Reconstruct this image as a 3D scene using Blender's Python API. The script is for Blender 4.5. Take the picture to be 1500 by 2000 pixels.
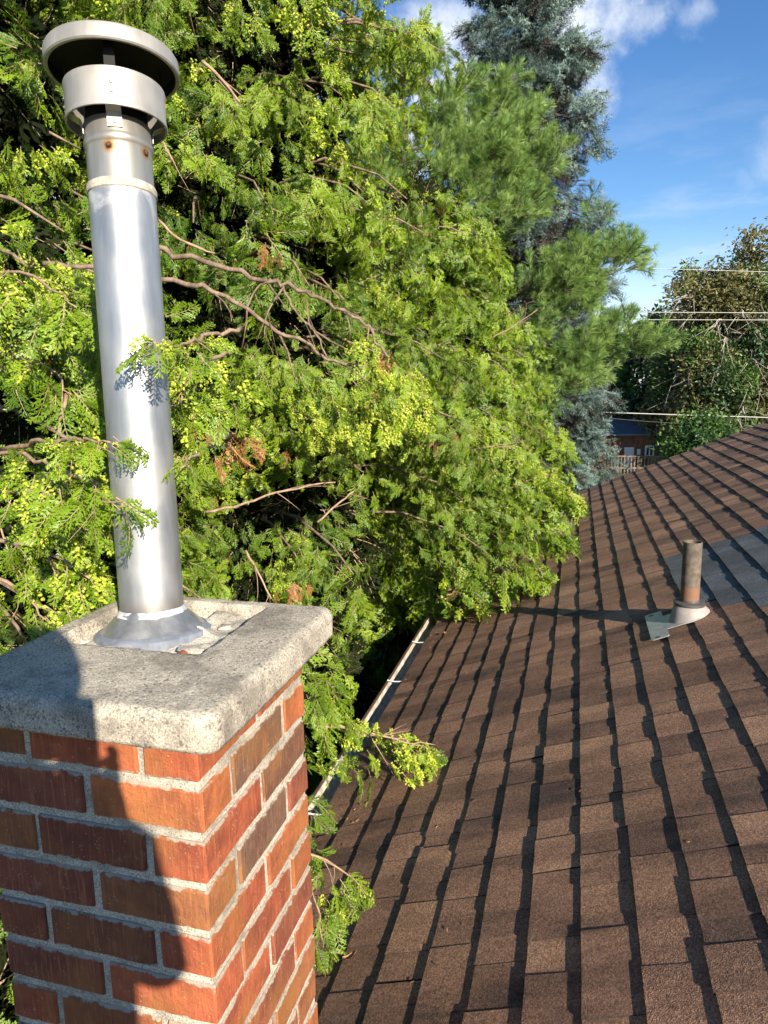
import bpy, bmesh, math, random
import numpy as np
from mathutils import Vector, Matrix

random.seed(7); RNG = np.random.default_rng(11)
for o in list(bpy.data.objects): bpy.data.objects.remove(o)
SC = bpy.context.scene
COL = SC.collection
RAD = math.radians

# ------------------------------------------------------------------ camera
# world: Y runs along the eave away from the camera, X runs up the roof slope, Z is up; the lens is at the origin
PITCH, ROLL, YAW, FPX = RAD(10.22), RAD(-1.243), RAD(-15.758), 1343.0     # FPX: focal length in pixels of a 1500x2000 frame
_f0 = Vector((math.sin(YAW), math.cos(YAW), 0)); _r0 = Vector((math.cos(YAW), -math.sin(YAW), 0)); _u0 = Vector((0, 0, 1))
CW = math.cos(PITCH)*_f0 - math.sin(PITCH)*_u0
_up = math.cos(PITCH)*_u0 + math.sin(PITCH)*_f0
CR = math.cos(ROLL)*_r0 + math.sin(ROLL)*_up
CU = -math.sin(ROLL)*_r0 + math.cos(ROLL)*_up
cam_d = bpy.data.cameras.new('camera'); cam = bpy.data.objects.new('camera', cam_d); COL.objects.link(cam)
cam.matrix_world = Matrix(((CR.x, CU.x, -CW.x, 0), (CR.y, CU.y, -CW.y, 0), (CR.z, CU.z, -CW.z, 0), (0, 0, 0, 1)))
cam_d.sensor_fit = 'VERTICAL'; cam_d.sensor_height = 24.0; cam_d.lens = FPX/2000*24.0
cam_d.clip_start = 0.01; cam_d.clip_end = 2000
SC.camera = cam

def pt(px, py, depth):
    """a point at a given distance in front of the lens, seen in that direction"""
    return (CR*((px-750)/FPX) - CU*((py-1000)/FPX) + CW)*depth
def proj(p):
    p = Vector(p); z = p.dot(CW)
    return (750+FPX*p.dot(CR)/z, 1000-FPX*p.dot(CU)/z, z)

# ------------------------------------------------------------------ light
SUN_EL, SUN_AZ = RAD(23.0), RAD(40.0)         # light travels towards -X,+Y
LIGHT = Vector((-math.sin(SUN_AZ)*math.cos(SUN_EL), math.cos(SUN_AZ)*math.cos(SUN_EL), -math.sin(SUN_EL)))
sun_d = bpy.data.lights.new('sun', 'SUN'); sun = bpy.data.objects.new('sun', sun_d); COL.objects.link(sun)
sun_d.energy = 5.0; sun_d.angle = RAD(0.53); sun_d.color = (1.0, 0.90, 0.74)
sun.rotation_euler = LIGHT.to_track_quat('-Z', 'Y').to_euler()
sun.location = (6, -8, 8)

world = bpy.data.worlds.new('World'); SC.world = world; world.use_nodes = True
nt = world.node_tree; N = nt.nodes; L = nt.links
for n in list(N): N.remove(n)
def nd(t, typ, **kw):
    n = t.nodes.new(typ)
    for k, v in kw.items(): setattr(n, k, v)
    return n
sky = nd(nt, 'ShaderNodeTexSky', sky_type='NISHITA', sun_disc=False)
sky.sun_elevation = SUN_EL; sky.sun_rotation = math.atan2(-LIGHT.x, -LIGHT.y)
sky.altitude = 100; sky.air_density = 1.0; sky.dust_density = 0.0; sky.ozone_density = 2.0
tc = nd(nt, 'ShaderNodeTexCoord')
def vmath(t, op, a, b=None):
    n = nd(t, 'ShaderNodeVectorMath', operation=op)
    for i, s in enumerate((a, b)):
        if s is None: continue
        if isinstance(s, (tuple, list, Vector)): n.inputs[i].default_value = tuple(s)
        else: t.links.new(s, n.inputs[i])
    return n
def mth(t, op, a, b=None, clamp=False):
    n = nd(t, 'ShaderNodeMath', operation=op, use_clamp=clamp)
    for i, s in enumerate((a, b)):
        if s is None: continue
        if isinstance(s, (int, float)): n.inputs[i].default_value = s
        else: t.links.new(s, n.inputs[i])
    return n.outputs[0]
def mrange(t, v, a, b, c, d, smooth=True):
    n = nd(t, 'ShaderNodeMapRange'); n.interpolation_type = 'SMOOTHSTEP' if smooth else 'LINEAR'
    t.links.new(v, n.inputs[0])
    for i, x in enumerate((a, b, c, d)): n.inputs[1+i].default_value = x
    return n.outputs[0]
def noise(t, vec, scale, detail=4, rough=.55, dist=0.):
    n = nd(t, 'ShaderNodeTexNoise'); n.inputs['Scale'].default_value = scale; n.inputs['Detail'].default_value = detail
    n.inputs['Roughness'].default_value = rough; n.inputs['Distortion'].default_value = dist
    if vec is not None: t.links.new(vec, n.inputs['Vector'])
    return n.outputs['Fac']
DIR = tc.outputs['Generated']
warp = nd(nt, 'ShaderNodeTexNoise'); warp.inputs['Scale'].default_value = 7; warp.inputs['Detail'].default_value = 6; warp.inputs['Roughness'].default_value = .6
L.new(DIR, warp.inputs['Vector'])
wv = vmath(nt, 'SUBTRACT', warp.outputs['Color'], (.5, .5, .5)); wv2 = vmath(nt, 'SCALE', wv.outputs[0]); wv2.inputs['Scale'].default_value = .13
WDIR = vmath(nt, 'ADD', DIR, wv2.outputs[0]).outputs[0]
cloud = None
def blob(px, py, r, amp):
    """one cumulus puff: a soft round patch of the sky dome round a direction"""
    global cloud
    c = pt(px, py, 1).normalized()
    dn = vmath(nt, 'DISTANCE', WDIR, c).outputs['Value']
    v = mth(nt, 'MULTIPLY', mrange(nt, dn, r, r*.12, 0, 1), amp)
    cloud = v if cloud is None else mth(nt, 'MAXIMUM', cloud, v)
for b in ((1150, 60, .085, 1.0), (1135, 130, .070, .95), (1215, 85, .05, .75), (1255, 75, .04, .6), (1335, 35, .045, .55), (1290, 45, .03, .4), (850, 110, .11, 1.0), (870, 220, .09, .9),
          (800, 330, .07, .8), (1475, 375, .035, .32), (1640, 300, .12, .7), (560, -250, .2, .9), (1250, -420, .16, .8), (1800, 80, .16, .8), (150, 200, .2, .8)):
    blob(*b)
fine = noise(nt, DIR, 22, 8, .62)
cl = mth(nt, 'MULTIPLY', mrange(nt, cloud, .15, .95, 0, .95), mrange(nt, fine, .25, .62, .25, 1.0))
# thin veil that thickens towards the horizon, all the way round
sep = nd(nt, 'ShaderNodeSeparateXYZ'); L.new(DIR, sep.inputs[0])
mp = nd(nt, 'ShaderNodeMapping'); mp.inputs['Scale'].default_value = (1, 1, 4.0); L.new(DIR, mp.inputs['Vector'])
veil = mth(nt, 'MULTIPLY', mrange(nt, noise(nt, mp.outputs[0], 5.5, 7, .6), .42, .72, 0, .42), mrange(nt, sep.outputs['Z'], .42, .06, 0, 1))
clf = mth(nt, 'MAXIMUM', mth(nt, 'MAXIMUM', cl, veil), mrange(nt, sep.outputs['Z'], .22, -.02, 0, .75), True)
mixc = nd(nt, 'ShaderNodeMix', data_type='RGBA'); L.new(clf, mixc.inputs[0]); hs = nd(nt, 'ShaderNodeHueSaturation'); hs.inputs['Saturation'].default_value = 1.28; hs.inputs['Hue'].default_value = .508; hs.inputs['Value'].default_value = 1.45; L.new(sky.outputs[0], hs.inputs['Color']); L.new(hs.outputs[0], mixc.inputs[6])
mixc.inputs[7].default_value = (8.6, 9.1, 10.0, 1)
bg = nd(nt, 'ShaderNodeBackground'); bg.inputs['Strength'].default_value = 0.06; L.new(mixc.outputs[2], bg.inputs['Color'])
wo = nd(nt, 'ShaderNodeOutputWorld'); L.new(bg.outputs[0], wo.inputs['Surface'])

SC.view_settings.view_transform = 'Standard'; SC.view_settings.look = 'None'
SC.view_settings.exposure = 1.0; world.cycles.sampling_method = 'NONE'; SC.view_settings.gamma = 1.0; SC.view_settings.use_curve_mapping = False
SC.cycles.max_bounces = 5; SC.cycles.diffuse_bounces = 2; SC.cycles.glossy_bounces = 3; SC.cycles.transmission_bounces = 3; SC.cycles.use_adaptive_sampling = True; SC.cycles.adaptive_threshold = .03; SC.cycles.transparent_max_bounces = 6

# ------------------------------------------------------------------ helpers
def tag(o, label=None, cat=None, group=None, kind=None):
    for k, v in (('label', label), ('category', cat), ('group', group), ('kind', kind)):
        if v: o[k] = v
    return o
def empty(name, loc=(0, 0, 0), label=None, cat=None, group=None):
    o = bpy.data.objects.new(name, None); COL.objects.link(o); o.location = loc; o.empty_display_size = .2
    return tag(o, label, cat, group)
def link(name, me, mats=None, parent=None):
    o = bpy.data.objects.new(name, me); COL.objects.link(o)
    if mats is not None and not me.materials:
        for m in (mats if isinstance(mats, (list, tuple)) else [mats]): me.materials.append(m)
    if parent is not None:
        o.parent = parent
        loc = parent.location.copy(); q = parent
        while q.parent is not None:
            q = q.parent; loc += q.location
        o.location = -loc
    return o
def mesh(name, verts, faces, smooth=False, mat_idx=None):
    me = bpy.data.meshes.new(name); me.from_pydata([tuple(v) for v in verts], [], faces)
    if smooth: me.polygons.foreach_set('use_smooth', [True]*len(me.polygons))
    if mat_idx is not None: me.polygons.foreach_set('material_index', mat_idx)
    me.update(); return me
class MB:
    """collects verts and faces of one piece"""
    def __init__(s): s.v = []; s.f = []; s.m = []
    def add(s, v, f, m=0):
        b = len(s.v); s.v += [tuple(x) for x in v]; s.f += [tuple(i+b for i in q) for q in f]; s.m += [m]*len(f)
    def box(s, a, b, m=0):
        x0, y0, z0 = a; x1, y1, z1 = b
        s.add([(x0,y0,z0),(x1,y0,z0),(x1,y1,z0),(x0,y1,z0),(x0,y0,z1),(x1,y0,z1),(x1,y1,z1),(x0,y1,z1)],
              [(0,3,2,1),(4,5,6,7),(0,1,5,4),(1,2,6,5),(2,3,7,6),(3,0,4,7)], m)
    def tube(s, pts, rad, n=8, m=0, cap=True):
        pts = [Vector(p) for p in pts]; k = len(pts); ref = None; rings = []
        for i, p in enumerate(pts):
            t = (pts[min(i+1, k-1)]-pts[max(i-1, 0)])
            t = t.normalized() if t.length > 1e-9 else Vector((0, 0, 1))
            if ref is None: ref = t.orthogonal().normalized()
            ref = (ref - t*ref.dot(t)); ref = ref.normalized() if ref.length > 1e-6 else t.orthogonal().normalized()
            b = t.cross(ref); r = rad[i] if hasattr(rad, '__len__') else rad
            rings.append([p+(ref*math.cos(2*math.pi*j/n)+b*math.sin(2*math.pi*j/n))*r for j in range(n)])
        f = []
        for i in range(k-1):
            for j in range(n): f.append((i*n+j, i*n+(j+1) % n, (i+1)*n+(j+1) % n, (i+1)*n+j))
        if cap: f.append(tuple(range(n))[::-1]); f.append(tuple(range((k-1)*n, k*n)))
        s.add([v for r in rings for v in r], f, m)
    def lathe(s, prof, c=(0, 0, 0), n=48, m=0, jit=None):
        v = []; f = []; k = len(prof)
        for i, (r, z) in enumerate(prof):
            for j in range(n):
                a = 2*math.pi*j/n; rr = r*(1+(jit(i, a) if jit else 0))
                v.append((c[0]+rr*math.cos(a), c[1]+rr*math.sin(a), c[2]+z))
        for i in range(k-1):
            for j in range(n): f.append((i*n+j, i*n+(j+1) % n, (i+1)*n+(j+1) % n, (i+1)*n+j))
        s.add(v, f, m)
    def build(s, name, mats, parent=None, smooth=False):
        return link(name, mesh(name, s.v, s.f, smooth, s.m), mats, parent)
def bevel_mod(o, w, seg=1):
    b = o.modifiers.new('bevel', 'BEVEL'); b.width = w; b.segments = seg; b.limit_method = 'ANGLE'; b.angle_limit = RAD(40); return o

# ------------------------------------------------------------------ materials
def new_mat(name):
    m = bpy.data.materials.new(name); m.use_nodes = True; t = m.node_tree
    return m, t, t.nodes['Principled BSDF']
def rgb(*c): return (c[0], c[1], c[2], 1)
def ramp(t, fac, stops, interp='LINEAR'):
    n = nd(t, 'ShaderNodeValToRGB'); t.links.new(fac, n.inputs[0]); e = n.color_ramp.elements; n.color_ramp.interpolation = interp
    while len(e) < len(stops): e.new(.5)
    for i, (p, c) in enumerate(stops): e[i].position = p; e[i].color = rgb(*c)
    return n.outputs[0]
def mixrgb(t, fac, a, b, mode='MIX'):
    n = nd(t, 'ShaderNodeMix', data_type='RGBA', blend_type=mode)
    for s, i in ((fac, 0), (a, 6), (b, 7)):
        if isinstance(s, (int, float)): n.inputs[i].default_value = s
        elif isinstance(s, tuple): n.inputs[i].default_value = rgb(*s)
        else: t.links.new(s, n.inputs[i])
    return n.outputs[2]
def bump(t, p, h, strength=.5, dist=.002, prev=None):
    n = nd(t, 'ShaderNodeBump'); n.inputs['Strength'].default_value = strength; n.inputs['Distance'].default_value = dist
    t.links.new(h, n.inputs['Height'])
    if prev is not None: t.links.new(prev, n.inputs['Normal'])
    t.links.new(n.outputs[0], p.inputs['Normal']); return n.outputs[0]
def coords(t, scale=(1, 1, 1), space='Object'):
    c = nd(t, 'ShaderNodeTexCoord'); m = nd(t, 'ShaderNodeMapping'); m.inputs['Scale'].default_value = scale
    t.links.new(c.outputs[space], m.inputs['Vector']); return m.outputs[0]
def wpos(t, scale=(1, 1, 1)):
    g = nd(t, 'ShaderNodeNewGeometry'); m = nd(t, 'ShaderNodeMapping'); m.inputs['Scale'].default_value = scale
    t.links.new(g.outputs['Position'], m.inputs['Vector']); return m.outputs[0]
def simple(name, c, rough=.6, metal=0., var=.15, scale=30, bump_d=0.0):
    m, t, p = new_mat(name); v = wpos(t); n = noise(t, v, scale, 5)
    col = mixrgb(t, mrange(t, n, .3, .7, 0, 1), tuple(x*(1-var) for x in c), tuple(min(1, x*(1+var)) for x in c))
    t.links.new(col, p.inputs['Base Color']); p.inputs['Roughness'].default_value = rough; p.inputs['Metallic'].default_value = metal
    if bump_d: bump(t, p, n, .5, bump_d)
    return m

def mat_shingle():
    m, t, p = new_mat('shingle_granules')
    v = wpos(t)
    at = nd(t, 'ShaderNodeAttribute'); at.attribute_name = 'tone'
    oi = nd(t, 'ShaderNodeObjectInfo')
    # granule blends: bands across each tab, soft edged
    mv = wpos(t, (1.2, 5.0, 1.2))
    band = mrange(t, noise(t, mv, 1.3, 4, .6), .36, .64, 0, 1)
    tone = mth(t, 'ADD', mth(t, 'MULTIPLY', at.outputs['Fac'], .62), mth(t, 'MULTIPLY', band, .38))
    base = ramp(t, tone, [(0.0, (.076, .057, .050)), (.30, (.200, .119, .082)), (.65, (.318, .185, .120)), (1.0, (.445, .264, .164))])
    grey = ramp(t, tone, [(0.0, (.080, .090, .100)), (1.0, (.165, .182, .200))])
    col = mixrgb(t, oi.outputs['Alpha'], grey, base)
    gr = noise(t, v, 330, 2, .7)
    gr2 = nd(t, 'ShaderNodeTexVoronoi'); gr2.inputs['Scale'].default_value = 310; t.links.new(v, gr2.inputs['Vector'])
    sp = ramp(t, gr2.outputs['Color'], [(0., (.22, .22, .22)), (.5, (.9, .9, .9)), (1., (2.1, 1.95, 1.8))])
    col = mixrgb(t, .8, col, sp, 'MULTIPLY')
    dirt = mrange(t, noise(t, v, 2.3, 5, .6), .35, .7, .82, 1.12)
    dc = nd(t, 'ShaderNodeCombineColor'); 
    for i in range(3): t.links.new(dirt, dc.inputs[i])
    col = mixrgb(t, 1., col, dc.outputs[0], 'MULTIPLY')
    t.links.new(col, p.inputs['Base Color']); p.inputs['Roughness'].default_value = .85; p.inputs['Specular IOR Level'].default_value = .25
    h = mth(t, 'ADD', mth(t, 'MULTIPLY', gr, .5), mth(t, 'MULTIPLY', gr2.outputs['Distance'], .8))
    b1 = bump(t, p, noise(t, v, 22, 3), .5, .004)
    bump(t, p, h, .55, .0022, b1)
    return m
def mat_brick():
    m, t, p = new_mat('fired_clay_brick')
    v = wpos(t); oi = nd(t, 'ShaderNodeObjectInfo')
    n1 = mrange(t, noise(t, v, 16, 5, .65), .3, .7, 0, 1)
    col = mixrgb(t, mth(t, 'MULTIPLY', n1, .62), oi.outputs['Color'], (.120, .040, .028))
    mv = wpos(t, (1, 1, .06)); stri = noise(t, mv, 260, 3, .7)
    col = mixrgb(t, mrange(t, stri, .50, .70, 0, .5), col, (.54, .20, .08))
    hue = mrange(t, noise(t, v, 7.5, 3, .5), .45, .7, 0, .55)
    col = mixrgb(t, hue, col, (.36, .155, .045))
    vo = nd(t, 'ShaderNodeTexVoronoi'); vo.inputs['Scale'].default_value = 150; t.links.new(v, vo.inputs['Vector'])
    spk = mth(t, 'MULTIPLY', mrange(t, vo.outputs['Distance'], .12, .22, 1, 0), mrange(t, noise(t, v, 45, 3), .5, .62, 0, .8))
    col = mixrgb(t, spk, col, (.58, .38, .2))
    lime = mth(t, 'MULTIPLY', mrange(t, noise(t, v, 34, 6, .7), .6, .76, 0, .5), 1.)
    col = mixrgb(t, lime, col, (.42, .33, .25))
    gc = nd(t, 'ShaderNodeTexCoord'); gs = nd(t, 'ShaderNodeSeparateXYZ'); t.links.new(gc.outputs['Generated'], gs.inputs[0])
    ez = mth(t, 'MULTIPLY', mth(t, 'SUBTRACT', .5, mth(t, 'ABSOLUTE', mth(t, 'SUBTRACT', gs.outputs['Z'], .5))), .068); ex = mth(t, 'MULTIPLY', mth(t, 'SUBTRACT', .5, mth(t, 'ABSOLUTE', mth(t, 'SUBTRACT', gs.outputs['X'], .5))), .19)
    ex = mth(t, 'ADD', ex, mth(t, 'LESS_THAN', ex, .0030))
    ed = mth(t, 'SUBTRACT', mth(t, 'MINIMUM', ez, mth(t, 'ADD', ex, .0035)), mth(t, 'MULTIPLY', mth(t, 'SUBTRACT', noise(t, v, 42, 5, .7), .36), .022))
    col = mixrgb(t, mrange(t, ed, .0022, -.0006, 0, .88), col, (.42, .375, .30))
    t.links.new(col, p.inputs['Base Color']); p.inputs['Roughness'].default_value = .82; p.inputs['Specular IOR Level'].default_value = .3
    b1 = bump(t, p, stri, .5, .0016); b2 = bump(t, p, noise(t, v, 60, 6, .75), .9, .0055, b1)
    bump(t, p, noise(t, v, 420, 3, .7), .35, .0008, b2)
    return m
def mat_concrete(name='weathered_concrete', a=(.47, .415, .33), b=(.29, .255, .205), pits=True):
    m, t, p = new_mat(name); v = wpos(t)
    n1 = mrange(t, noise(t, v, 9, 7, .65), .35, .68, 0, 1)
    col = mixrgb(t, n1, a, b)
    n2 = noise(t, v, 240, 4, .8)
    col = mixrgb(t, mrange(t, n2, .35, .70, 0, .75), col, (.62, .555, .44))
    vo = nd(t, 'ShaderNodeTexVoronoi'); vo.inputs['Scale'].default_value = 125; vo.inputs['Randomness'].default_value = 1; t.links.new(v, vo.inputs['Vector'])
    vo2 = nd(t, 'ShaderNodeTexVoronoi'); vo2.inputs['Scale'].default_value = 48; t.links.new(v, vo2.inputs['Vector'])
    if pits:
        pit = mth(t, 'MULTIPLY', mrange(t, vo.outputs['Distance'], .22, .40, 1, 0), mrange(t, noise(t, v, 38, 4), .44, .58, 0, 1))
        col = mixrgb(t, mth(t, 'MULTIPLY', pit, .72), col, (.10, .085, .07))
        st = mth(t, 'MULTIPLY', mrange(t, vo2.outputs['Distance'], .16, .26, 1, 0), mrange(t, noise(t, v, 14, 3), .48, .6, 0, .8))
        scol = ramp(t, vo2.outputs['Color'], [(0, (.07, .06, .055)), (.5, (.20, .16, .13)), (1, (.33, .30, .27))])
        col = mixrgb(t, st, col, scol)
    grit = noise(t, v, 330, 3, .75); col = mixrgb(t, mrange(t, grit, .52, .64, 0, .8), col, (.13, .112, .09)); col = mixrgb(t, mrange(t, grit, .46, .36, 0, .7), col, (.82, .75, .60))
    moss = mrange(t, noise(t, v, 26, 6, .7), .66, .8, 0, .5)
    col = mixrgb(t, moss, col, (.33, .24, .07))
    dk = mrange(t, noise(t, v, 7.5, 7, .72), .46, .66, 0, .6)
    col = mixrgb(t, dk, col, (.115, .10, .085))
    t.links.new(col, p.inputs['Base Color']); p.inputs['Roughness'].default_value = .9; p.inputs['Specular IOR Level'].default_value = .25
    b1 = bump(t, p, n2, .5, .0014)
    if pits: bump(t, p, vo.outputs['Distance'], .3, .0016, b1)
    return m
def mat_metal(name, c, rough=.33, metal=.95, streak=.12, smear=0., dirt_z=None):
    m, t, p = new_mat(name); v = wpos(t)
    mv = wpos(t, (1, 1, .12)); n1 = noise(t, mv, 45, 5, .6); n2 = noise(t, v, 9, 5, .6)
    col = mixrgb(t, mrange(t, n1, .3, .7, 0, 1), tuple(x*(1-streak) for x in c), tuple(min(1, x*(1+streak)) for x in c))
    col = mixrgb(t, mrange(t, n2, .45, .7, 0, .35), col, (.52, .50, .47))
    r = mrange(t, n2, .3, .7, rough*.85, rough*1.3)
    if smear:
        sm = mrange(t, noise(t, v, 6.5, 6, .6, 1.2), .52, .66, 0, 1)
        sz = nd(t, 'ShaderNodeSeparateXYZ'); g = nd(t, 'ShaderNodeNewGeometry'); t.links.new(g.outputs['Position'], sz.inputs[0])
        top = mrange(t, sz.outputs['Z'], .16, .34, 0, smear)
        sf = mth(t, 'MULTIPLY', sm, top); col = mixrgb(t, sf, col, (.74, .73, .70))
        t.links.new(mth(t, 'SUBTRACT', metal, mth(t, 'MULTIPLY', sf, .8)), p.inputs['Metallic'])
        if dirt_z is not None:
            dz = mth(t, 'MULTIPLY', mrange(t, sz.outputs['Z'], dirt_z+.075, dirt_z, 0, 1), mrange(t, n1, .25, .6, .45, .95))
            col = mixrgb(t, dz, col, (.17, .125, .085)); r = mth(t, 'ADD', r, mth(t, 'MULTIPLY', dz, .15))
    else: p.inputs['Metallic'].default_value = metal
    t.links.new(col, p.inputs['Base Color']); t.links.new(r, p.inputs['Roughness'])
    bump(t, p, n1, .06, .0006)
    p.inputs['Coat Weight'].default_value = .22; p.inputs['Coat Roughness'].default_value = .17
    return m
def mat_leaf(name, dark, light, alt=None, trans=.35, rough=.55, spec=.3):
    """foliage: colour varies from spray to spray through the instance's own tint"""
    m, t, p = new_mat(name); t.nodes.remove(p)
    at = nd(t, 'ShaderNodeAttribute', attribute_type='INSTANCER'); at.attribute_name = 'tint'
    ft = nd(t, 'ShaderNodeAttribute'); ft.attribute_name = 'ft'
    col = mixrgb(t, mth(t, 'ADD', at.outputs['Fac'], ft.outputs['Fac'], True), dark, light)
    df = nd(t, 'ShaderNodeBsdfDiffuse'); t.links.new(col, df.inputs['Color'])
    tr = nd(t, 'ShaderNodeBsdfTranslucent'); tcol = mixrgb(t, .5, col, tuple(min(1, x*1.2) for x in (alt or light))); t.links.new(tcol, tr.inputs['Color'])
    mx = nd(t, 'ShaderNodeMixShader'); mx.inputs[0].default_value = trans
    t.links.new(df.outputs[0], mx.inputs[1]); t.links.new(tr.outputs[0], mx.inputs[2])
    gl = nd(t, 'ShaderNodeBsdfGlossy'); gl.inputs['Roughness'].default_value = rough*.8; gl.inputs['Color'].default_value = (.9, .9, .85, 1)
    mg = nd(t, 'ShaderNodeMixShader'); mg.inputs[0].default_value = spec*.12
    t.links.new(mx.outputs[0], mg.inputs[1]); t.links.new(gl.outputs[0], mg.inputs[2])
    t.links.new(mg.outputs[0], t.nodes['Material Output'].inputs['Surface'])
    return m
def mat_bark(name, a, b, sc=30):
    m, t, p = new_mat(name); v = wpos(t, (1, 1, .4)); n = noise(t, v, sc, 6, .7)
    t.links.new(mixrgb(t, mrange(t, n, .3, .7, 0, 1), a, b), p.inputs['Base Color']); p.inputs['Roughness'].default_value = .9
    bump(t, p, n, .7, .004); return m

M = {}
M['shingle'] = mat_shingle(); M['brick'] = mat_brick(); M['asphalt'] = simple('cut_asphalt_edge', (.022, .019, .018), .9, 0, .4, 200)
M['mortar'] = mat_concrete('lime_mortar', (.50, .455, .37), (.37, .335, .275), pits=False)
M['concrete'] = mat_concrete()
M['white_mortar'] = mat_concrete('white_mortar', (.66, .62, .54), (.42, .37, .30), pits=False)
M['galv'] = mat_metal('galvanised_steel', (.44, .445, .445), .48, .80, .14, .5, -.43)
M['cap_metal'] = mat_metal('dull_steel', (.42, .395, .35), .5, .55, .10)
M['sleeve'] = mat_metal('stained_steel', (.58, .54, .47), .38, .82, .14)
M['flange'] = mat_metal('flange_steel', (.40, .40, .39), .46, .75, .18)
M['soot_shade'] = simple('soot_shade_black', (.012, .011, .010), .8)
M['sealant'] = simple('grey_sealant', (.19, .21, .25), .65, 0, .2, 60)
M['silicone'] = simple('white_silicone', (.5, .5, .5), .5, 0, .15, 80, .002)
M['screw'] = simple('rusty_screw', (.10, .05, .025), .6, .4, .3, 300)
M['rust'] = simple('rust_stain', (.45, .20, .045), .7, .2, .4, 120)
M['rivet'] = simple('rivet_steel', (.6, .6, .58), .4, .8)
M['gutter_out'] = simple('brown_gutter', (.13, .075, .06), .5, 0, .15)
M['gutter_in'] = simple('cream_gutter', (.50, .455, .37), .6, 0, .3, 18)
M['hanger'] = simple('white_metal', (.55, .54, .52), .5)
M['boot'] = simple('grey_plastic', (.34, .305, .28), .6, 0, .12, 25)
M['rubber'] = simple('dark_rubber', (.075, .07, .065), .6, 0, .2)
M['flash'] = simple('galvanised_flashing', (.55, .56, .57), .42, .45, .12, 30)
M['wall'] = simple('brown_brick_wall', (.26, .14, .09), .85, 0, .3, 25)
M['wood'] = simple('trim_wood', (.10, .065, .05), .7)
M['bark_cedar'] = mat_bark('cedar_bark', (.10, .062, .042), (.30, .215, .155))
M['bark_twig'] = mat_bark('cedar_twig_bark', (.24, .145, .085), (.42, .30, .20), 60)
M['bark_pale'] = mat_bark('pale_dead_bark', (.24, .21, .175), (.48, .43, .36), 6)
M['bark_dark'] = mat_bark('dark_bark', (.055, .042, .033), (.13, .10, .08), 12)
M['cedar'] = mat_leaf('cedar_scale_leaf', (.056, .135, .013), (.262, .385, .018), (.26, .36, .015), .30)
M['cone'] = mat_leaf('cedar_cone', (.31, .41, .040), (.47, .53, .060), (.45, .50, .05), .12, .5)
M['dead'] = mat_leaf('dead_cedar_leaf', (.30, .125, .04), (.44, .21, .075), (.38, .16, .06), .25)
M['cedar_in'] = mat_leaf('dead_twig_shade_black', (.009, .014, .006), (.024, .031, .012), None, .1, .6, 0.)  # dead inner twigs; shade of the crown's hollows is put into the colour
M['pine'] = mat_leaf('pine_needle', (.100, .200, .045), (.310, .440, .110), None, .25)
M['spruce'] = mat_leaf('blue_spruce_needle', (.060, .100, .088), (.27, .375, .335), None, .10, .6)
M['spruce_in'] = mat_leaf('brown_spruce_twig', (.022, .022, .018), (.075, .065, .05), None, .05, .8)
M['leaf_olive'] = mat_leaf('olive_leaf', (.085, .095, .034), (.23, .21, .080), (.25, .17, .08), .3)
M['leaf_green'] = mat_leaf('green_leaf', (.040, .095, .022), (.12, .22, .04), None, .3)
M['leaf_dark'] = mat_leaf('dark_green_leaf', (.022, .060, .026), (.065, .135, .045), None, .25)
from mathutils import noise as mnoise
GZ = -4.7                                                   # ground level below the lens
# ------------------------------------------------------------------ ground
def mat_ground():
    m, t, p = new_mat('lawn'); v = wpos(t); n = noise(t, v, .6, 6, .6); n2 = noise(t, v, 9, 6, .7)
    col = mixrgb(t, mrange(t, n, .35, .65, 0, 1), (.045, .075, .022), (.085, .115, .035))
    col = mixrgb(t, mrange(t, n2, .45, .7, 0, .5), col, (.11, .09, .05))
    t.links.new(col, p.inputs['Base Color']); p.inputs['Roughness'].default_value = .95; bump(t, p, n2, .8, .05); return m
M['ground'] = mat_ground()
g = 14; gv = []; gf = []
for j in range(g+1):
    for i in range(g+1):
        x = -600+1200*i/g; y = -600+1200*j/g
        gv.append((x, y, GZ))
for j in range(g):
    for i in range(g): gf.append((j*(g+1)+i, j*(g+1)+i+1, (j+1)*(g+1)+i+1, (j+1)*(g+1)+i))
tag(link('ground', mesh('ground', gv, gf), M['ground']), kind='structure')

# ------------------------------------------------------------------ house: deck, shingles, gutter, walls
RA = RAD(22.64); RCX, RSX = math.cos(RA), math.sin(RA); RX0, RZ0 = .0441, -1.3671; EXP = .143
def rp(s, y, h=0.): return Vector((RX0+s*RCX-h*RSX, y, RZ0+s*RSX+h*RCX))
S_EAVE, S_RIDGE, Y_NEAR, Y_FAR = -8*EXP, 31*EXP, -4.0, 9.12
ridge = rp(S_RIDGE, 0)
house = empty('house', (4, 2.5, GZ), 'low house under a brown asphalt-shingle roof with a grey patch', 'house')
# deck: both slopes as one solid slab
mb = MB()
e0 = rp(S_EAVE+.012, 0, -.016); r0 = rp(S_RIDGE, 0, -.016); mx = 2*ridge.x - e0.x
prof = [(e0.x, e0.z), (r0.x, r0.z), (mx, e0.z), (mx, e0.z-.06), (r0.x, r0.z-.08), (e0.x, e0.z-.06)]
yn, yf = Y_NEAR+.01, Y_FAR-.012
v = [(x, y, z) for y in (yn, yf) for x, z in prof]; k = 6
f = [(i, (i+1) % k, k+(i+1) % k, k+i) for i in range(k)] + [tuple(range(k))[::-1], tuple(range(k, 2*k))]
mb.add(v, f); roof = mb.build('roof', M['wood'], house)
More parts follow.
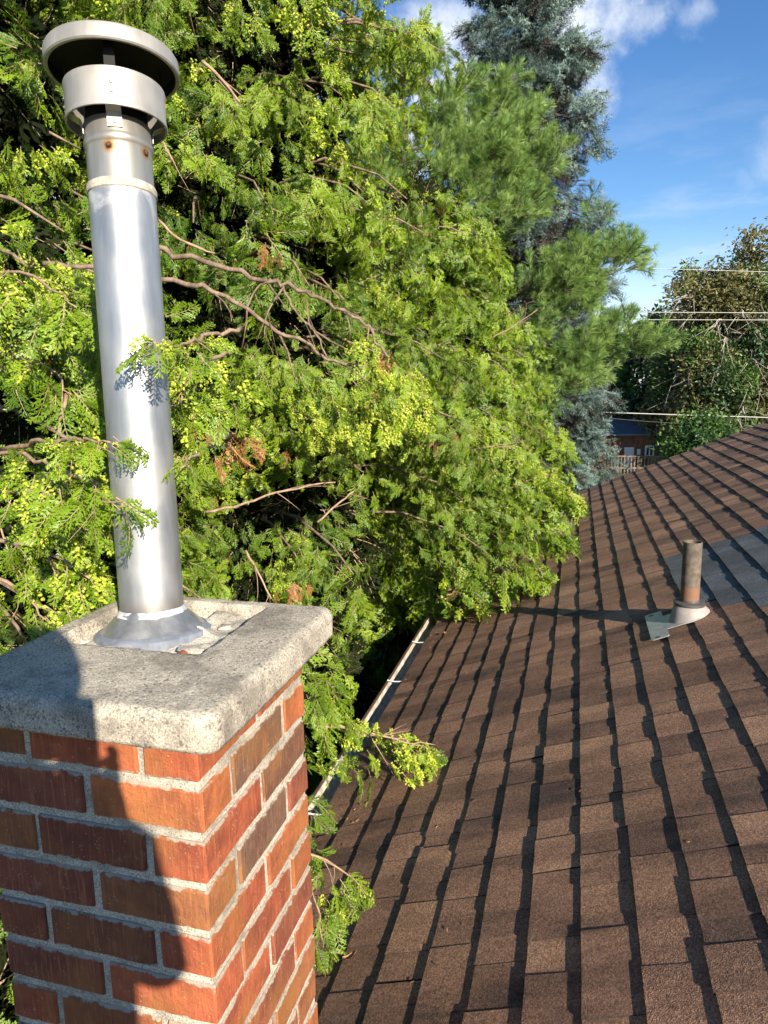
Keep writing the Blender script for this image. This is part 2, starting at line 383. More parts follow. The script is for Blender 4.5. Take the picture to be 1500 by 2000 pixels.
# walls
wx0, wx1 = -.55, 2*ridge.x+.55; wz = rp((wx0-RX0)/RCX, 0, -.10).z
mb = MB()
for (a, b) in (((wx0, Y_NEAR+.4, GZ), (wx0+.2, Y_FAR-.4, wz)), ((wx1-.2, Y_NEAR+.4, GZ), (wx1, Y_FAR-.4, wz))): mb.box(a, b)
for y in (Y_NEAR+.4, Y_FAR-.6):
    pr = [(wx0+.203, GZ), (wx1-.203, GZ), (wx1-.203, wz), (ridge.x, ridge.z-.14), (wx0+.203, wz)]
    v = [(x, yy, z) for yy in (y, y+.2) for x, z in pr]; k = 5
    mb.add(v, [tuple(range(k)), tuple(range(k, 2*k))[::-1]] + [(i, k+i, k+(i+1) % k, (i+1) % k) for i in range(k)])
wall = mb.build('wall', M['wall'], house); wall['kind'] = 'structure'
mb = MB(); mb.box((-1.0, yn, e0.z-.20), (-.975, yf, e0.z-.064)); mb.box((-.972, yn, e0.z-.215), (wx0-.003, yf, e0.z-.20))
mb.build('fascia', M['wood'], house)

# shingles: three-layer laminated strips, each a wedge with raised tabs
PATCH = {4: (3.70, 4.74), 5: (3.55, 4.70), 6: (3.40, 4.72), 7: (3.50, 4.68), 8: (3.38, 4.72), 9: (3.5, 4.6)}
def shingle_geo(y0, y1, rnd):
    V = []; F = []; T = []
    y = y0+.0012; tooth = rnd.random() < .6; segs = []
    while y < y1-.03:
        w = rnd.uniform(.11, .27) if tooth else rnd.uniform(.07, .19)
        ye = min(y+w, y1-.0012)
        if y1-ye < .05: ye = y1-.0012
        segs.append((y, ye, tooth)); y = ye; tooth = not tooth
    pt_ = None
    for (a, b, th) in segs:
        hh = rnd.uniform(.0018, .0036) if th else rnd.uniform(-.0006, .0006)
        if th: a2, b2 = a+rnd.uniform(-.004, .006), b+rnd.uniform(-.006, .004)
        else: a2, b2 = a, b
        a2 = max(a2, y0+.0012); b2 = min(b2, y1-.0012)
        s0 = rnd.uniform(-.0022, .0022) if th else rnd.uniform(-.0015, .003); s0b = s0+rnd.uniform(-.0012, .0012)
        if not th and len(segs) > 1: a2 -= .008; b2 += .008; a2 = max(a2, y0+.0012); b2 = min(b2, y1-.0012)
        zt = lambda s: -.0080*s/EXP
        # tab or gap: mitred trapezoid top, butt, two flanks
        ta, tb = (a2+rnd.uniform(-.007, .007), b2+rnd.uniform(-.007, .007)) if th else (a2, b2)
        ta = max(ta, y0+.0012); tb = min(tb, y1-.0012)
        m_ = .5*(a2+b2); sag = rnd.uniform(-.0012, .0018)
        n = len(V); SE = EXP+.012
        V += [(s0, a2, hh), (s0+sag, m_, hh+rnd.uniform(-.0006, .0006)), (s0b, b2, hh), (SE, tb, zt(SE)+hh*.6), (SE, ta, zt(SE)+hh*.6),
              (s0, a2, -.015), (s0+sag, m_, -.015), (s0b, b2, -.015), (SE, tb, -.022), (SE, ta, -.022)]
        F += [(n, n+1, n+4), (n+1, n+3, n+4), (n+1, n+2, n+3), (n+5, n+6, n+1, n), (n+6, n+7, n+2, n+1), (n+7, n+8, n+3, n+2), (n+9, n+5, n, n+4)]
        tone = rnd.uniform(.22, .95) if th else rnd.uniform(.12, .80)
        if rnd.random() < .14: tone *= .35
        T += [tone]*3+[-1]*4
    return V, F, T
def shingle_mesh(name, V, F, T):
    me = mesh(name, V, F, False, [1 if q < 0 else 0 for q in T]); a = me.attributes.new('tone', 'FLOAT', 'FACE'); a.data.foreach_set('value', T); me.materials.append(M['shingle']); me.materials.append(M['asphalt']); return me
rnd = random.Random(5)
massV = []; massF = []; massT = []; nsh = 0
def in_view(s, ya, yb):
    for y in (ya, .5*(ya+yb), yb):
        for ds in (0, EXP):
            q = rp(s+ds, y)
            if q.dot(CW) < .3: continue
            x, yy, z = proj(q)
            if -20 < x < 1520 and -20 < yy < 2020: return True
    return False
for c in range(-8, 31):
    cuts = [Y_NEAR]; y = Y_NEAR + rnd.uniform(.15, 1.0)
    while y < Y_FAR-.12: cuts.append(y); y += 1.0+rnd.uniform(-.015, .015)
    cuts.append(Y_FAR)
    if c in PATCH:
        a, b = PATCH[c]; cuts = [q for q in cuts if (q < a-.2 or q > b+.2)] + [a, b]; cuts.sort()
    for ya, yb in zip(cuts, cuts[1:]):
        grey = c in PATCH and ya >= PATCH[c][0]-.01 and yb <= PATCH[c][1]+.01
        V, F, T = shingle_geo(0, yb-ya, rnd)
        if in_view(c*EXP, ya, yb):
            o = bpy.data.objects.new('shingle', shingle_mesh('shingle', V, F, T)); COL.objects.link(o); o.parent = roof
            o.location = rp(c*EXP, ya, rnd.uniform(-.0006, .0008)); o.rotation_euler = (0, -RA+RAD(rnd.uniform(-.15, .15)), RAD(rnd.uniform(-.08, .08)))
            o.color = (1, 1, 1, 0.0 if grey else 1.0); nsh += 1
        else:
            b0 = len(massV); massV += [tuple(rp(c*EXP+p[0], ya+p[1], p[2])) for p in V]; massF += [tuple(i+b0 for i in q) for q in F]; massT += T
print('shingles in view', nsh)
# the far slope, out of sight of the lens, joined with the rest
for c in range(-8, 31):
    b0 = len(massV)
    for y in np.arange(Y_NEAR, Y_FAR-.2, 1.0):
        b0 = len(massV); q = [rp(c*EXP, y, 0), rp(c*EXP, min(y+1, Y_FAR), 0), rp((c+1)*EXP, min(y+1, Y_FAR), -.008), rp((c+1)*EXP, y, -.008), rp(c*EXP, y, -.012), rp(c*EXP, min(y+1, Y_FAR), -.012)]
        massV += [(2*ridge.x-p.x, p.y, p.z) for p in q]; massF += [(b0, b0+3, b0+2, b0+1), (b0, b0+1, b0+5, b0+4)]; massT += [rnd.uniform(.3, 1)]*2
o = link('shingle_field', shingle_mesh('shingle_field', massV, massF, massT), None, roof); o['kind'] = 'stuff'
mb = MB()
for i in range(44):
    y = Y_NEAR+.3*i; q = rp(S_RIDGE, 0)
    if y > Y_FAR-.1: break
    y2 = min(y+.33, Y_FAR); h0, h1 = .010, .018
    for sgn in (-1, 1): mb.add([(q.x, y, q.z+h1), (q.x, y2, q.z+h0), (q.x+sgn*.15, y2, q.z+h0-.0625), (q.x+sgn*.15, y, q.z+h1-.0625)], [(0, 1, 2, 3) if sgn < 0 else (3, 2, 1, 0)])
rc = mb.build('ridge_cap', M['shingle'], roof); rc.data.attributes.new('tone', 'FLOAT', 'FACE').data.foreach_set('value', [.6]*len(rc.data.polygons)); rc['kind'] = 'stuff'

# gutter: open trough hung on the fascia
ge = rp(S_EAVE, 0); gx1, gx0 = ge.x+.02, ge.x-.105; gt = ge.z-.010; gb = gt-.10
prof = [(gx1, gt+.01), (gx1, gb), (gx0+.035, gb), (gx0+.012, gb+.035), (gx0, gt-.012), (gx0, gt), (gx0+.013, gt+.001), (gx0+.013, gt-.006), (gx0+.004, gt-.007),
        (gx0+.006, gt-.014), (gx0+.017, gb+.036), (gx0+.038, gb+.004), (gx1-.004, gb+.004), (gx1-.004, gt+.01)]
mb = MB(); ys = np.linspace(Y_NEAR, Y_FAR-.03, 24); k = len(prof)
v = []
for y in ys:
    dz = .004*math.sin(y*1.3); v += [(x+.002*math.sin(y*2.1), y, z+dz) for x, z in prof]
f = []; mi = []
for i in range(len(ys)-1):
    for j in range(k):
        f.append((i*k+j, i*k+(j+1) % k, (i+1)*k+(j+1) % k, (i+1)*k+j)); mi.append(1 if 8 <= j <= 12 else 0)
f += [tuple(range(k)), tuple(range((len(ys)-1)*k, len(ys)*k))[::-1]]; mi += [0, 0]
gutter = link('gutter', mesh('gutter', v, f, False, mi), [M['gutter_out'], M['gutter_in']], house)
for i, y in enumerate((-1.2, -.4, .4, 1.15, 1.9, 2.52, 3.22, 3.93, 4.62, 5.35, 6.1, 6.9, 7.7, 8.5)):
    mb = MB(); w = .011
    mb.tube([(gx0+.006, y, gt+.002), (gx0+.05, y+.004, gt-.004), (gx1-.004, y, gt+.004)], [.0045, .004, .004], 6)
    mb.build('hanger', M['hanger'], gutter)

# ------------------------------------------------------------------ chimney
CX0, CX1, CY0, CY1 = -.897, -.506, .790, 1.181
ROW0, CRS, JT = -.557, .0815, .0132
BH = CRS-JT; SL = (CX1-CX0-JT)/2; HW = .0895
chim = empty('chimney', ((CX0+CX1)/2, (CY0+CY1)/2, -2.2), 'square red-brick chimney with a thick concrete cap', 'chimney')
mb = MB(); mb.box((CX0+.0048, CY0+.0048, -2.2), (CX1-.0048, CY1-.0048, -.470))
core = mb.build('mortar', M['mortar'], chim)
def brick_mesh(L_, W_, H_, seed):
    r = random.Random(seed); bm = bmesh.new(); bmesh.ops.create_cube(bm, size=1)
    for v in bm.verts: v.co = (v.co.x*L_, v.co.y*W_, v.co.z*H_)
    bmesh.ops.subdivide_edges(bm, edges=[e for e in bm.edges if abs(e.verts[0].co.x-e.verts[1].co.x) > .1], cuts=3, use_grid_fill=True)
    for v in bm.verts:            # wavering arrises: the long edges wander up and down a little, the faces stay flat
        v.co += Vector((r.uniform(-1, 1)*.0016, r.uniform(-1, 1)*.0007, r.uniform(-1, 1)*.0017))
    bmesh.ops.bevel(bm, geom=[e for e in bm.edges if e.calc_face_angle(0) > .6], offset=r.uniform(.0024, .0036), segments=1, affect='EDGES')
    me = bpy.data.meshes.new('brick'); bm.to_mesh(me); bm.free(); me.materials.append(M['brick']); return me
BM = [brick_mesh(SL, HW, BH, i) for i in range(18)]
RED, ORA, BRN, DRK, OCH = (.44, .108, .048), (.54, .165, .058), (.165, .105, .070), (.26, .075, .045), (.36, .140, .055)
rb = random.Random(3)
SPECIAL = {('r', 2, 1): BRN, ('r', 2, 0): RED, ('r', 4, 1): BRN, ('r', 3, 0): RED, ('r', 3, 1): (.19, .10, .06), ('f', 4, 1): OCH, ('f', 2, 1): ORA, ('f', 2, 0): DRK, ('f', 1, 1): RED,
           ('f', 3, 1): DRK, ('f', 5, 1): (.25, .085, .045), ('f', 6, 1): RED, ('f', 6, 0): DRK, ('r', 1, 0): RED, ('r', 5, 0): RED, ('r', 5, 1): ORA, ('f', 4, 0): DRK}
def add_brick(x, y, z, along_y, key):
    o = bpy.data.objects.new('brick', rb.choice(BM)); COL.objects.link(o); o.parent = core
    o.location = (x+rb.uniform(-.0012, .0012), y+rb.uniform(-.0012, .0012), z+rb.uniform(-.001, .001))
    o.rotation_euler = (RAD(rb.uniform(-.4, .4)), RAD(rb.uniform(-.4, .4)), (math.pi/2 if along_y else 0)+RAD(rb.uniform(-.35, .35))+(math.pi if rb.random() < .5 else 0))
    c = SPECIAL.get(key) or rb.choice([RED, RED, ORA, ORA, DRK, OCH, (.30, .085, .045)])
    k = rb.uniform(.88, 1.12); o.color = (c[0]*k, c[1]*k, c[2]*k, 1)
row = 1
while True:
    zc = ROW0+CRS*(2-row)-CRS/2
    if zc < -1.95: break
    xm, ym = (CX0+CX1)/2, (CY0+CY1)/2; xs = (CX0+SL/2, CX1-SL/2); ys2 = (CY0+SL/2, CY1-SL/2)
    if row % 2 == 1:      # stretchers run front to back on the two flanks, one brick between them front and rear
        for i, y in enumerate(ys2): add_brick(CX1-HW/2, y, zc, True, ('r', row, i)); add_brick(CX0+HW/2, y, zc, True, ('l', row, i))
        add_brick(xm, CY0+HW/2, zc, False, ('f', row, 1)); add_brick(xm, CY1-HW/2, zc, False, ('b', row, 1))
    else:
        for i, x in enumerate(xs): add_brick(x, CY0+HW/2, zc, False, ('f', row, i)); add_brick(x, CY1-HW/2, zc, False, ('b', row, i))
        add_brick(CX1-HW/2, ym, zc, True, ('r', row, 1)); add_brick(CX0+HW/2, ym, zc, True, ('l', row, 1))
    row += 1
# concrete cap: a poured slab with rounded edges and a sunk pocket
KX0, KX1, KY0, KY1, KZ0, KZ1 = -.930, -.455, .752, 1.245, -.482, -.425
PX0, PX1, PY0, PY1, PD = -.882, -.590, .948, 1.206, .034
def rrect(x, y, r):
    cx, cy = (KX0+KX1)/2, (KY0+KY1)/2; hx, hy = (KX1-KX0)/2, (KY1-KY0)/2
    qx, qy = abs(x-cx)-hx+r, abs(y-cy)-hy+r
    return min(max(qx, qy), 0)+math.hypot(max(qx, 0), max(qy, 0))-r
nn = 120; v = []; f = []
CRN = .030
for j in range(nn+1):
    for i in range(nn+1):
        x = KX0+(KX1-KX0)*i/nn; y = KY0+(KY1-KY0)*j/nn
        d = rrect(x, y, CRN)
        if d > 0:            # pull the square grid's corners onto the rounded outline
            for _ in range(4):
                e = 1e-4; gx = (rrect(x+e, y, CRN)-rrect(x-e, y, CRN))/(2*e); gy = (rrect(x, y+e, CRN)-rrect(x, y-e, CRN))/(2*e)
                d = rrect(x, y, CRN); x -= gx*d; y -= gy*d
            d = 0
        d = -d; r = .017
        z = KZ1-(0 if d > r else r-math.sqrt(max(0, r*r-(r-d)**2)))
        ex = .004*mnoise.noise((x*30, y*30, 3)); 
        pd = min(x-PX0, PX1-x, y-PY0, PY1-y)+ex
        k = min(1, max(0, (pd+.002)/.010)); k = k*k*(3-2*k)
        z -= PD*k
        z += .0022*mnoise.noise((x*11, y*11, 7.7))+.0007*mnoise.noise((x*70, y*70, 1))+.0006*mnoise.noise((x*190, y*190, 2))
        v.append((x+.0012*mnoise.noise((x*40, y*40, 11)), y+.0012*mnoise.noise((x*40, y*40, 17)), z))
for j in range(nn):
    for i in range(nn): a = j*(nn+1)+i; f.append((a, a+1, a+nn+2, a+nn+1))
ring = [i for i in range(nn)] + [nn+(nn+1)*j for j in range(nn)] + [nn*(nn+1)+nn-i for i in range(nn)] + [(nn-j)*(nn+1) for j in range(nn)]
prev = ring; cxm, cym = (KX0+KX1)/2, (KY0+KY1)/2
for lv in range(1, 7):
    cur = []
    for idx in ring:
        x, y, z = v[idx]; q = lv/6; zz = z+(KZ0-z)*q
        w = 1+.0035*mnoise.noise((x*22, y*22, zz*30))+.002*mnoise.noise((x*90, y*90, zz*90))-(.006 if lv == 6 else 0)
        cur.append(len(v)); v.append((cxm+(x-cxm)*w, cym+(y-cym)*w, zz+.0015*mnoise.noise((x*25, y*25, 5))))
    for i in range(len(ring)): j = (i+1) % len(ring); f.append((prev[j], prev[i], cur[i], cur[j]))
    prev = cur
cur = []
for idx in ring:
    x, y, z = v[idx]; cur.append(len(v)); v.append((cxm+(x-cxm)*.55, cym+(y-cym)*.55, KZ0+.001))
for i in range(len(ring)): j = (i+1) % len(ring); f.append((prev[j], prev[i], cur[i], cur[j]))
cap = link('concrete_cap', mesh('concrete_cap', v, f, True), M['concrete'], chim)
# pale mortar bed in the pocket
nb = 46; v = []; f = []
for j in range(nb+1):
    for i in range(nb+1):
        x = PX0+.006+(PX1-PX0-.012)*i/nb; y = PY0+.006+(PY1-PY0-.012)*j/nb
        d = math.hypot(x+.79, y-1.10)
        z = KZ1-PD+.0015+.006*mnoise.noise((x*24, y*24, 4))+.003*mnoise.noise((x*80, y*80, 9))+.012*math.exp(-(d/.12)**2)+(.012 if x > -.70 and y > 1.1 else 0)*max(0, mnoise.noise((x*18, y*18, 8))+.4)
        v.append((x, y, z))
for j in range(nb):
    for i in range(nb): a = j*(nb+1)+i; f.append((a, a+1, a+nb+2, a+nb+1))
link('mortar_bed', mesh('mortar_bed', v, f, True), M['white_mortar'], cap)
def lump(name, c, s, mat, parent, seed, rotz=0):
    bm = bmesh.new(); bmesh.ops.create_icosphere(bm, subdivisions=3, radius=1)
    for q in bm.verts:
        n_ = q.co.copy(); k = 1+.45*mnoise.noise(n_*1.4+Vector((seed, 0, 0)))+.15*mnoise.noise(n_*4+Vector((0, seed, 0)))
        q.co = Vector((n_.x*s[0]*k, n_.y*s[1]*k, n_.z*s[2]*k))
    me = bpy.data.meshes.new(name); bm.to_mesh(me); bm.free(); me.polygons.foreach_set('use_smooth', [True]*len(me.polygons)); me.materials.append(mat)
    o = bpy.data.objects.new(name, me); COL.objects.link(o); o.parent = parent; o.location = c; o.rotation_euler = (0, 0, rotz); return o
for i, (px, py, s, mat) in enumerate(((245, 1273, (.026, .012, .005), 'white_mortar'), (195, 1268, (.022, .009, .004), 'white_mortar'), (372, 1268, (.012, .024, .007), 'white_mortar'),
        (160, 1252, (.018, .020, .008), 'white_mortar'), (165, 1232, (.016, .014, .010), 'white_mortar'), (470, 1210, (.022, .014, .009), 'white_mortar'), (440, 1225, (.014, .012, .008), 'white_mortar'), (356, 1276, (.009, .007, .006), 'brickchip'))):
    d = pt(px, py, 1.0); zt_ = KZ1-PD+.004 if py < 1262 else KZ1-PD*.5; c = d*(zt_/d.z)
    s = (s[0]*1.25, s[1]*1.25, s[2]*.55)
    if mat == 'brickchip': M['brickchip'] = simple('red_brick_chip', (.34, .11, .06), .85, 0, .3, 80, .002)
    lump('mortar_lump' if mat != 'brickchip' else 'brick_chip', c, s, M[mat], cap, i*3.1, i*.7)

# ------------------------------------------------------------------ flue pipe
FX, FY = -.778, 1.10
FBASE = Vector((FX, FY, -.455)); FSZ = 1.05
flue = empty('flue_pipe', (FX, FY, -.455), 'shiny galvanised metal flue pipe with a round rain cap, standing on the chimney', 'flue pipe')
_q = Vector((0, 0, 1)).rotation_difference(Vector((-.036, .066, .76)).normalized()); flue.rotation_mode = 'QUATERNION'; flue.rotation_quaternion = _q; flue.scale = (1, 1, FSZ)
FLEAN = _q.to_matrix()
def lath(name, prof, mat, parent, n=64, jit=None, smooth=True):
    mb = MB(); mb.lathe(prof, (FX, FY, 0), n, 0, jit); o = mb.build(name, mat, parent, smooth)
    if smooth:
        try: o.data.set_sharp_from_angle(angle=RAD(35))
        except Exception: pass
    return o
def jit_mk(amp, fr, sd): return lambda i, a: amp*mnoise.noise((math.cos(a)*fr, math.sin(a)*fr, sd+i*.37))
PR = .0588
lath('pipe', [(PR*1.0, -.452), (PR, -.30), (PR, 0), (PR, .20), (PR, .326), (PR-.0015, .3265), (PR-.0015, .20), (PR-.0015, -.3)], M['galv'], flue, 96)
lath('sealant_ring', [(PR-.001, .318), (PR+.0020, .321), (PR+.0028, .328), (PR+.0012, .334), (.0568, .336)], simple('dried_putty', (.45, .40, .33), .8, 0, .25, 90, .002), flue, 80, jit_mk(.012, 9, 3))
# sleeve with rust round its two screws
m, t, p = new_mat('rust_spotted_sleeve'); vv = wpos(t)
nn1 = noise(t, wpos(t, (1, 1, .15)), 40, 5); col = mixrgb(t, mrange(t, nn1, .3, .7, 0, 1), (.38, .35, .29), (.50, .46, .40))
gz = nd(t, 'ShaderNodeSeparateXYZ'); t.links.new(vv, gz.inputs[0])
col = mixrgb(t, mth(t, 'MULTIPLY', mrange(t, gz.outputs['Z'], .362, .334, 0, .8), mrange(t, noise(t, vv, 25, 4), .3, .6, .4, 1)), col, (.24, .16, .09))
SCREWS = []
aim = math.atan2(-FY, -FX)
for th_, zs_ in ((RAD(-17), .385), (RAD(52), .385)):
    k = Vector((FX+.0570*math.cos(aim+th_), FY+.0570*math.sin(aim+th_), zs_)); SCREWS.append(k)
    k = FBASE+FLEAN@Vector((k.x-FBASE.x, k.y-FBASE.y, (k.z-FBASE.z)*FSZ))
    ds = vmath(t, 'DISTANCE', vv, tuple(k)).outputs['Value']
    wob = mth(t, 'ADD', ds, mth(t, 'MULTIPLY', mth(t, 'SUBTRACT', noise(t, vv, 160, 3), .5), .006))
    col = mixrgb(t, mrange(t, wob, .0155, .0065, 0, .85), col, (.48, .235, .055))
    col = mixrgb(t, mrange(t, wob, .0085, .0040, 0, .9), col, (.13, .055, .025))
t.links.new(col, p.inputs['Base Color']); p.inputs['Metallic'].default_value = .72; p.inputs['Roughness'].default_value = .40
M['sleeve2'] = m
sleeve = lath('sleeve', [(.0572, .326), (.0572, .336), (.0570, .392), (.0585, .395), (.0604, .399), (.0606, .403), (.0592, .407), (.0580, .410), (.0580, .434), (.0568, .436), (.0555, .43), (.0555, .36)], M['sleeve2'], flue, 80)
for c in SCREWS:
    n_ = Vector((c.x-FX, c.y-FY, 0)).normalized(); mb = MB(); mb.tube([c-n_*.002, c+n_*.003, c+n_*.0042], [.0042, .0040, .0022], 8); mb.build('screw', M['screw'], sleeve)
lath('flue_liner', [(.0535, .39), (.0535, .50)], M['soot_shade'], flue, 48)
band = lath('wind_band', [(.0840, .437), (.0872, .437), (.0880, .440), (.0872, .444), (.0862, .447), (.0862, .484), (.0872, .488), (.0880, .492), (.0870, .497), (.0845, .498), (.0835, .492), (.0835, .442), (.084, .437)], M['cap_metal'], flue, 96)
rain = lath('rain_cap', [(.108, .5245), (.1135, .5240), (.1155, .5265), (.1150, .530), (.1150, .5465), (.1125, .5505), (.104, .5535), (.06, .559), (0.0005, .5615)], M['cap_metal'], flue, 96)
lath('cap_underside', [(.1085, .5250), (.1085, .5440), (.09, .547), (0.0005, .548)], M['soot_shade'], rain, 64)
aim = math.atan2(-FY, -FX)
for k_, off in enumerate((-.07, math.pi/2+.1, math.pi+.15, -math.pi/2+.1)):
    a = aim+off; n_ = Vector((math.cos(a), math.sin(a), 0)); s_ = Vector((-n_.y, n_.x, 0)); c0 = Vector((FX, FY, 0))
    pts_ = [(.0585, .414), (.0592, .430), (.0625, .437), (.0815, .446), (.0825, .480)]
    w = .0125; mb = MB(); v = []
    for rr_, z in pts_:
        for sg in (-1, 1):
            for th in (0, .0012): q = c0+n_*(rr_+th)+s_*(w*sg); v.append((q.x, q.y, z))
    f = []
    for i in range(len(pts_)-1):
        a0, b0 = 4*i, 4*(i+1)
        f += [(a0+1, a0+3, b0+3, b0+1), (a0, b0, b0+2, a0+2), (a0, a0+1, b0+1, b0), (a0+2, b0+2, b0+3, a0+3)]
    f += [(0, 2, 3, 1)]; mb.add(v, f); st = mb.build('strap', M['cap_metal'], flue)
    q = c0+n_*.0632; mb = MB(); mb.lathe([(.0001, .0016), (.0022, .0012), (.0030, 0)], n=10)
    def stud(rr_, z, parent):
        me = mesh('rivet', mb.v, mb.f, True); me.materials.append(M['rivet']); o = bpy.data.objects.new('rivet', me); COL.objects.link(o); o.parent = parent
        o.location = (c0.x+n_.x*rr_, c0.y+n_.y*rr_, z)
        if parent.parent is not None: pass
        o.rotation_euler = n_.to_track_quat('Z', 'Y').to_euler()
    stud(.0597, .421, st); stud(.0862, .458, band); stud(.0862, .472, band)
    # legs carrying the rain cap
    mb2 = MB(); w = .009; v = [(c0+n_*r2+s_*(w*sg)) + Vector((0, 0, z)) for r2, z in ((.0815, .480), (.0825, .530), (.082, .546)) for sg in (-1, 1)]
    mb2.add(v, [(0, 1, 3, 2), (2, 3, 5, 4)]); mb2.build('cap_leg', M['soot_shade'], flue)
fl = lath('base_flange', [(PR+.0006, -.408), (PR+.003, -.412), (.0645, -.4165), (.0745, -.425), (.0880, -.438), (.0925, -.4425), (.0950, -.4445), (.0945, -.4490)], M['flange'], flue, 96, jit_mk(.010, 1.6, 5))
lath('sealant', [(.0900, -.4440), (.1000, -.4455), (.1075, -.4500), (.1085, -.4580), (.105, -.470)], M['sealant'], fl, 110, jit_mk(.045, 2.6, 9))
lath('silicone_bead', [(PR, -.407), (PR+.0022, -.4085), (.0632, -.4130), (.0655, -.4170), (.063, -.4190)], M['silicone'], fl, 110, jit_mk(.075, 3.2, 2))

# ------------------------------------------------------------------ vent stack on the roof
VX, VY = .559, 3.551; vz = RZ0+(VX-RX0)*math.tan(RA)
vent = empty('vent_stack', (VX, VY, vz), 'short rusty metal vent pipe in a grey boot on the shingles', 'vent pipe')
m, t, p = new_mat('rusty_vent_pipe'); vv = wpos(t); n1 = noise(t, vv, 30, 6, .7)
col = mixrgb(t, mrange(t, n1, .3, .7, 0, 1), (.090, .072, .056), (.20, .160, .125))
sz = nd(t, 'ShaderNodeSeparateXYZ'); t.links.new(vv, sz.inputs[0])
edge = mth(t, 'ADD', sz.outputs['Z'], mth(t, 'MULTIPLY', mth(t, 'SUBTRACT', noise(t, vv, 18, 3), .5), .03))
col = mixrgb(t, mrange(t, edge, vz+.175, vz+.150, 0, .85), col, (.25, .125, .070))
t.links.new(col, p.inputs['Base Color']); p.inputs['Roughness'].default_value = .75; p.inputs['Metallic'].default_value = .15; bump(t, p, n1, .5, .002); M['vent'] = m
R0 = .0435; zt_ = -.769
mb = MB(); mb.lathe([(R0, vz-.05), (R0, zt_), (R0-.0015, zt_+.001), (R0-.005, zt_), (R0-.005, vz)], (VX, VY, 0), 40); mb.build('pipe', M['vent'], vent, True).data.set_sharp_from_angle(angle=RAD(40))
def slope_ring(r, h, cx=VX, cy=VY, n=48):
    return [(cx+r*math.cos(2*math.pi*j/n), cy+r*math.sin(2*math.pi*j/n), RZ0+(cx+r*math.cos(2*math.pi*j/n)-RX0)*math.tan(RA)+h) for j in range(n)]
n = 48; v = slope_ring(.094, .004) + slope_ring(.089, .012) + [(VX+.070*math.cos(2*math.pi*j/n), VY+.070*math.sin(2*math.pi*j/n), vz+.066) for j in range(n)] + [(VX+.066*math.cos(2*math.pi*j/n), VY+.066*math.sin(2*math.pi*j/n), vz+.069) for j in range(n)]
f = [(i*n+j, i*n+(j+1) % n, (i+1)*n+(j+1) % n, (i+1)*n+j) for i in range(3) for j in range(n)]
boot = link('boot', mesh('boot', v, f, True), M['boot'], vent)
mb = MB(); mb.lathe([(.072, vz+.0665), (.0735, vz+.071), (.0725, vz+.078), (.066, vz+.081), (.046, vz+.084), (R0+.0005, vz+.094)], (VX, VY, 0), 44); mb.build('rubber_collar', M['rubber'], vent, True).data.set_sharp_from_angle(angle=RAD(45))
# flashing plate under the boot, its lower lip lying on the course below
def plate(pts_, th, name, mat, parent, h0):
    k = len(pts_); v = [tuple(rp((x-RX0)/RCX, y, h)) for h in (h0, h0+th) for x, y in pts_]
    f = [tuple(range(k))[::-1], tuple(range(k, 2*k))]+[(i, (i+1) % k, k+(i+1) % k, k+i) for i in range(k)]
    return link(name, mesh(name, v, f), mat, parent)
def rr_poly(x0, y0, x1, y1, r, n=4):
    out = []
    for cx, cy, a0 in ((x1-r, y1-r, 0), (x0+r, y1-r, 90), (x0+r, y0+r, 180), (x1-r, y0+r, 270)):
        for i in range(n+1): a = RAD(a0+90*i/n); out.append((cx+r*math.cos(a), cy+r*math.sin(a)))
    return out
fp = plate(rr_poly(.375, 3.362, .455, 3.735, .012), .0022, 'flashing', M['flash'], vent, .0062)
plate([(.452, 3.455), (.60, 3.455), (.60, 3.650), (.452, 3.650)], .0022, 'flashing_neck', M['flash'], fp, .0066)
for y in (3.385, 3.705):
    plate(rr_poly(.393, y-.006, .415, y+.006, .005), .0006, 'nail_slot', M['soot_shade'], fp, .0085)  # black plates laid on the flashing; the slots' shade is put into colour

# ------------------------------------------------------------------ foliage kit
def eul(d, n):
    """rotations whose local x points along d and local z leans to n"""
    d = d/np.linalg.norm(d, axis=1, keepdims=True); n = n-d*(n*d).sum(1, keepdims=True); n = n/(np.linalg.norm(n, axis=1, keepdims=True)+1e-9)
    y = np.cross(n, d)
    return np.stack([np.arctan2(y[:, 2], n[:, 2]), -np.arcsin(np.clip(d[:, 2], -1, 1)), np.arctan2(d[:, 1], d[:, 0])], 1)
def kite(V, F, MI, base, d, side, ln, w, mi, up, lift=0.):
    """one flat leaf strip: narrow foot, widest past the middle, blunt tip"""
    b = len(V); e = base+d*ln+up*lift; m_ = base+d*(ln*.55)+up*(lift*.3)
    V += [base-side*w*.28, base+side*w*.28, m_+side*w*.5, e, m_-side*w*.5]; F.append((b, b+1, b+2, b+3, b+4)); MI.append(mi)
def cone_geo(V, F, MI, c, ax, ln, r, mi):
    a = ax.orthogonal().normalized(); bb = ax.cross(a); b = len(V); n = 5
    V.append(c)
    for q, rr in ((.28, .85), (.68, 1.0)):
        for j in range(n): V.append(c+ax*(ln*q)+(a*math.cos(2*math.pi*j/n+q)+bb*math.sin(2*math.pi*j/n+q))*r*rr)
    V.append(c+ax*ln)
    for j in range(n):
        k = (j+1) % n
        F += [(b, b+1+k, b+1+j), (b+1+j, b+1+k, b+1+n+k, b+1+n+j), (b+1+n+j, b+1+n+k, b+2*n+1)]; MI += [mi]*3
def proto(name, V, F, MI, mats, smooth_mi=None):
    me = mesh(name, V, F, False, MI)
    for m_ in mats: me.materials.append(m_)
    return bpy.data.objects.new(name, me)          # never linked to the scene: only its mesh is scattered
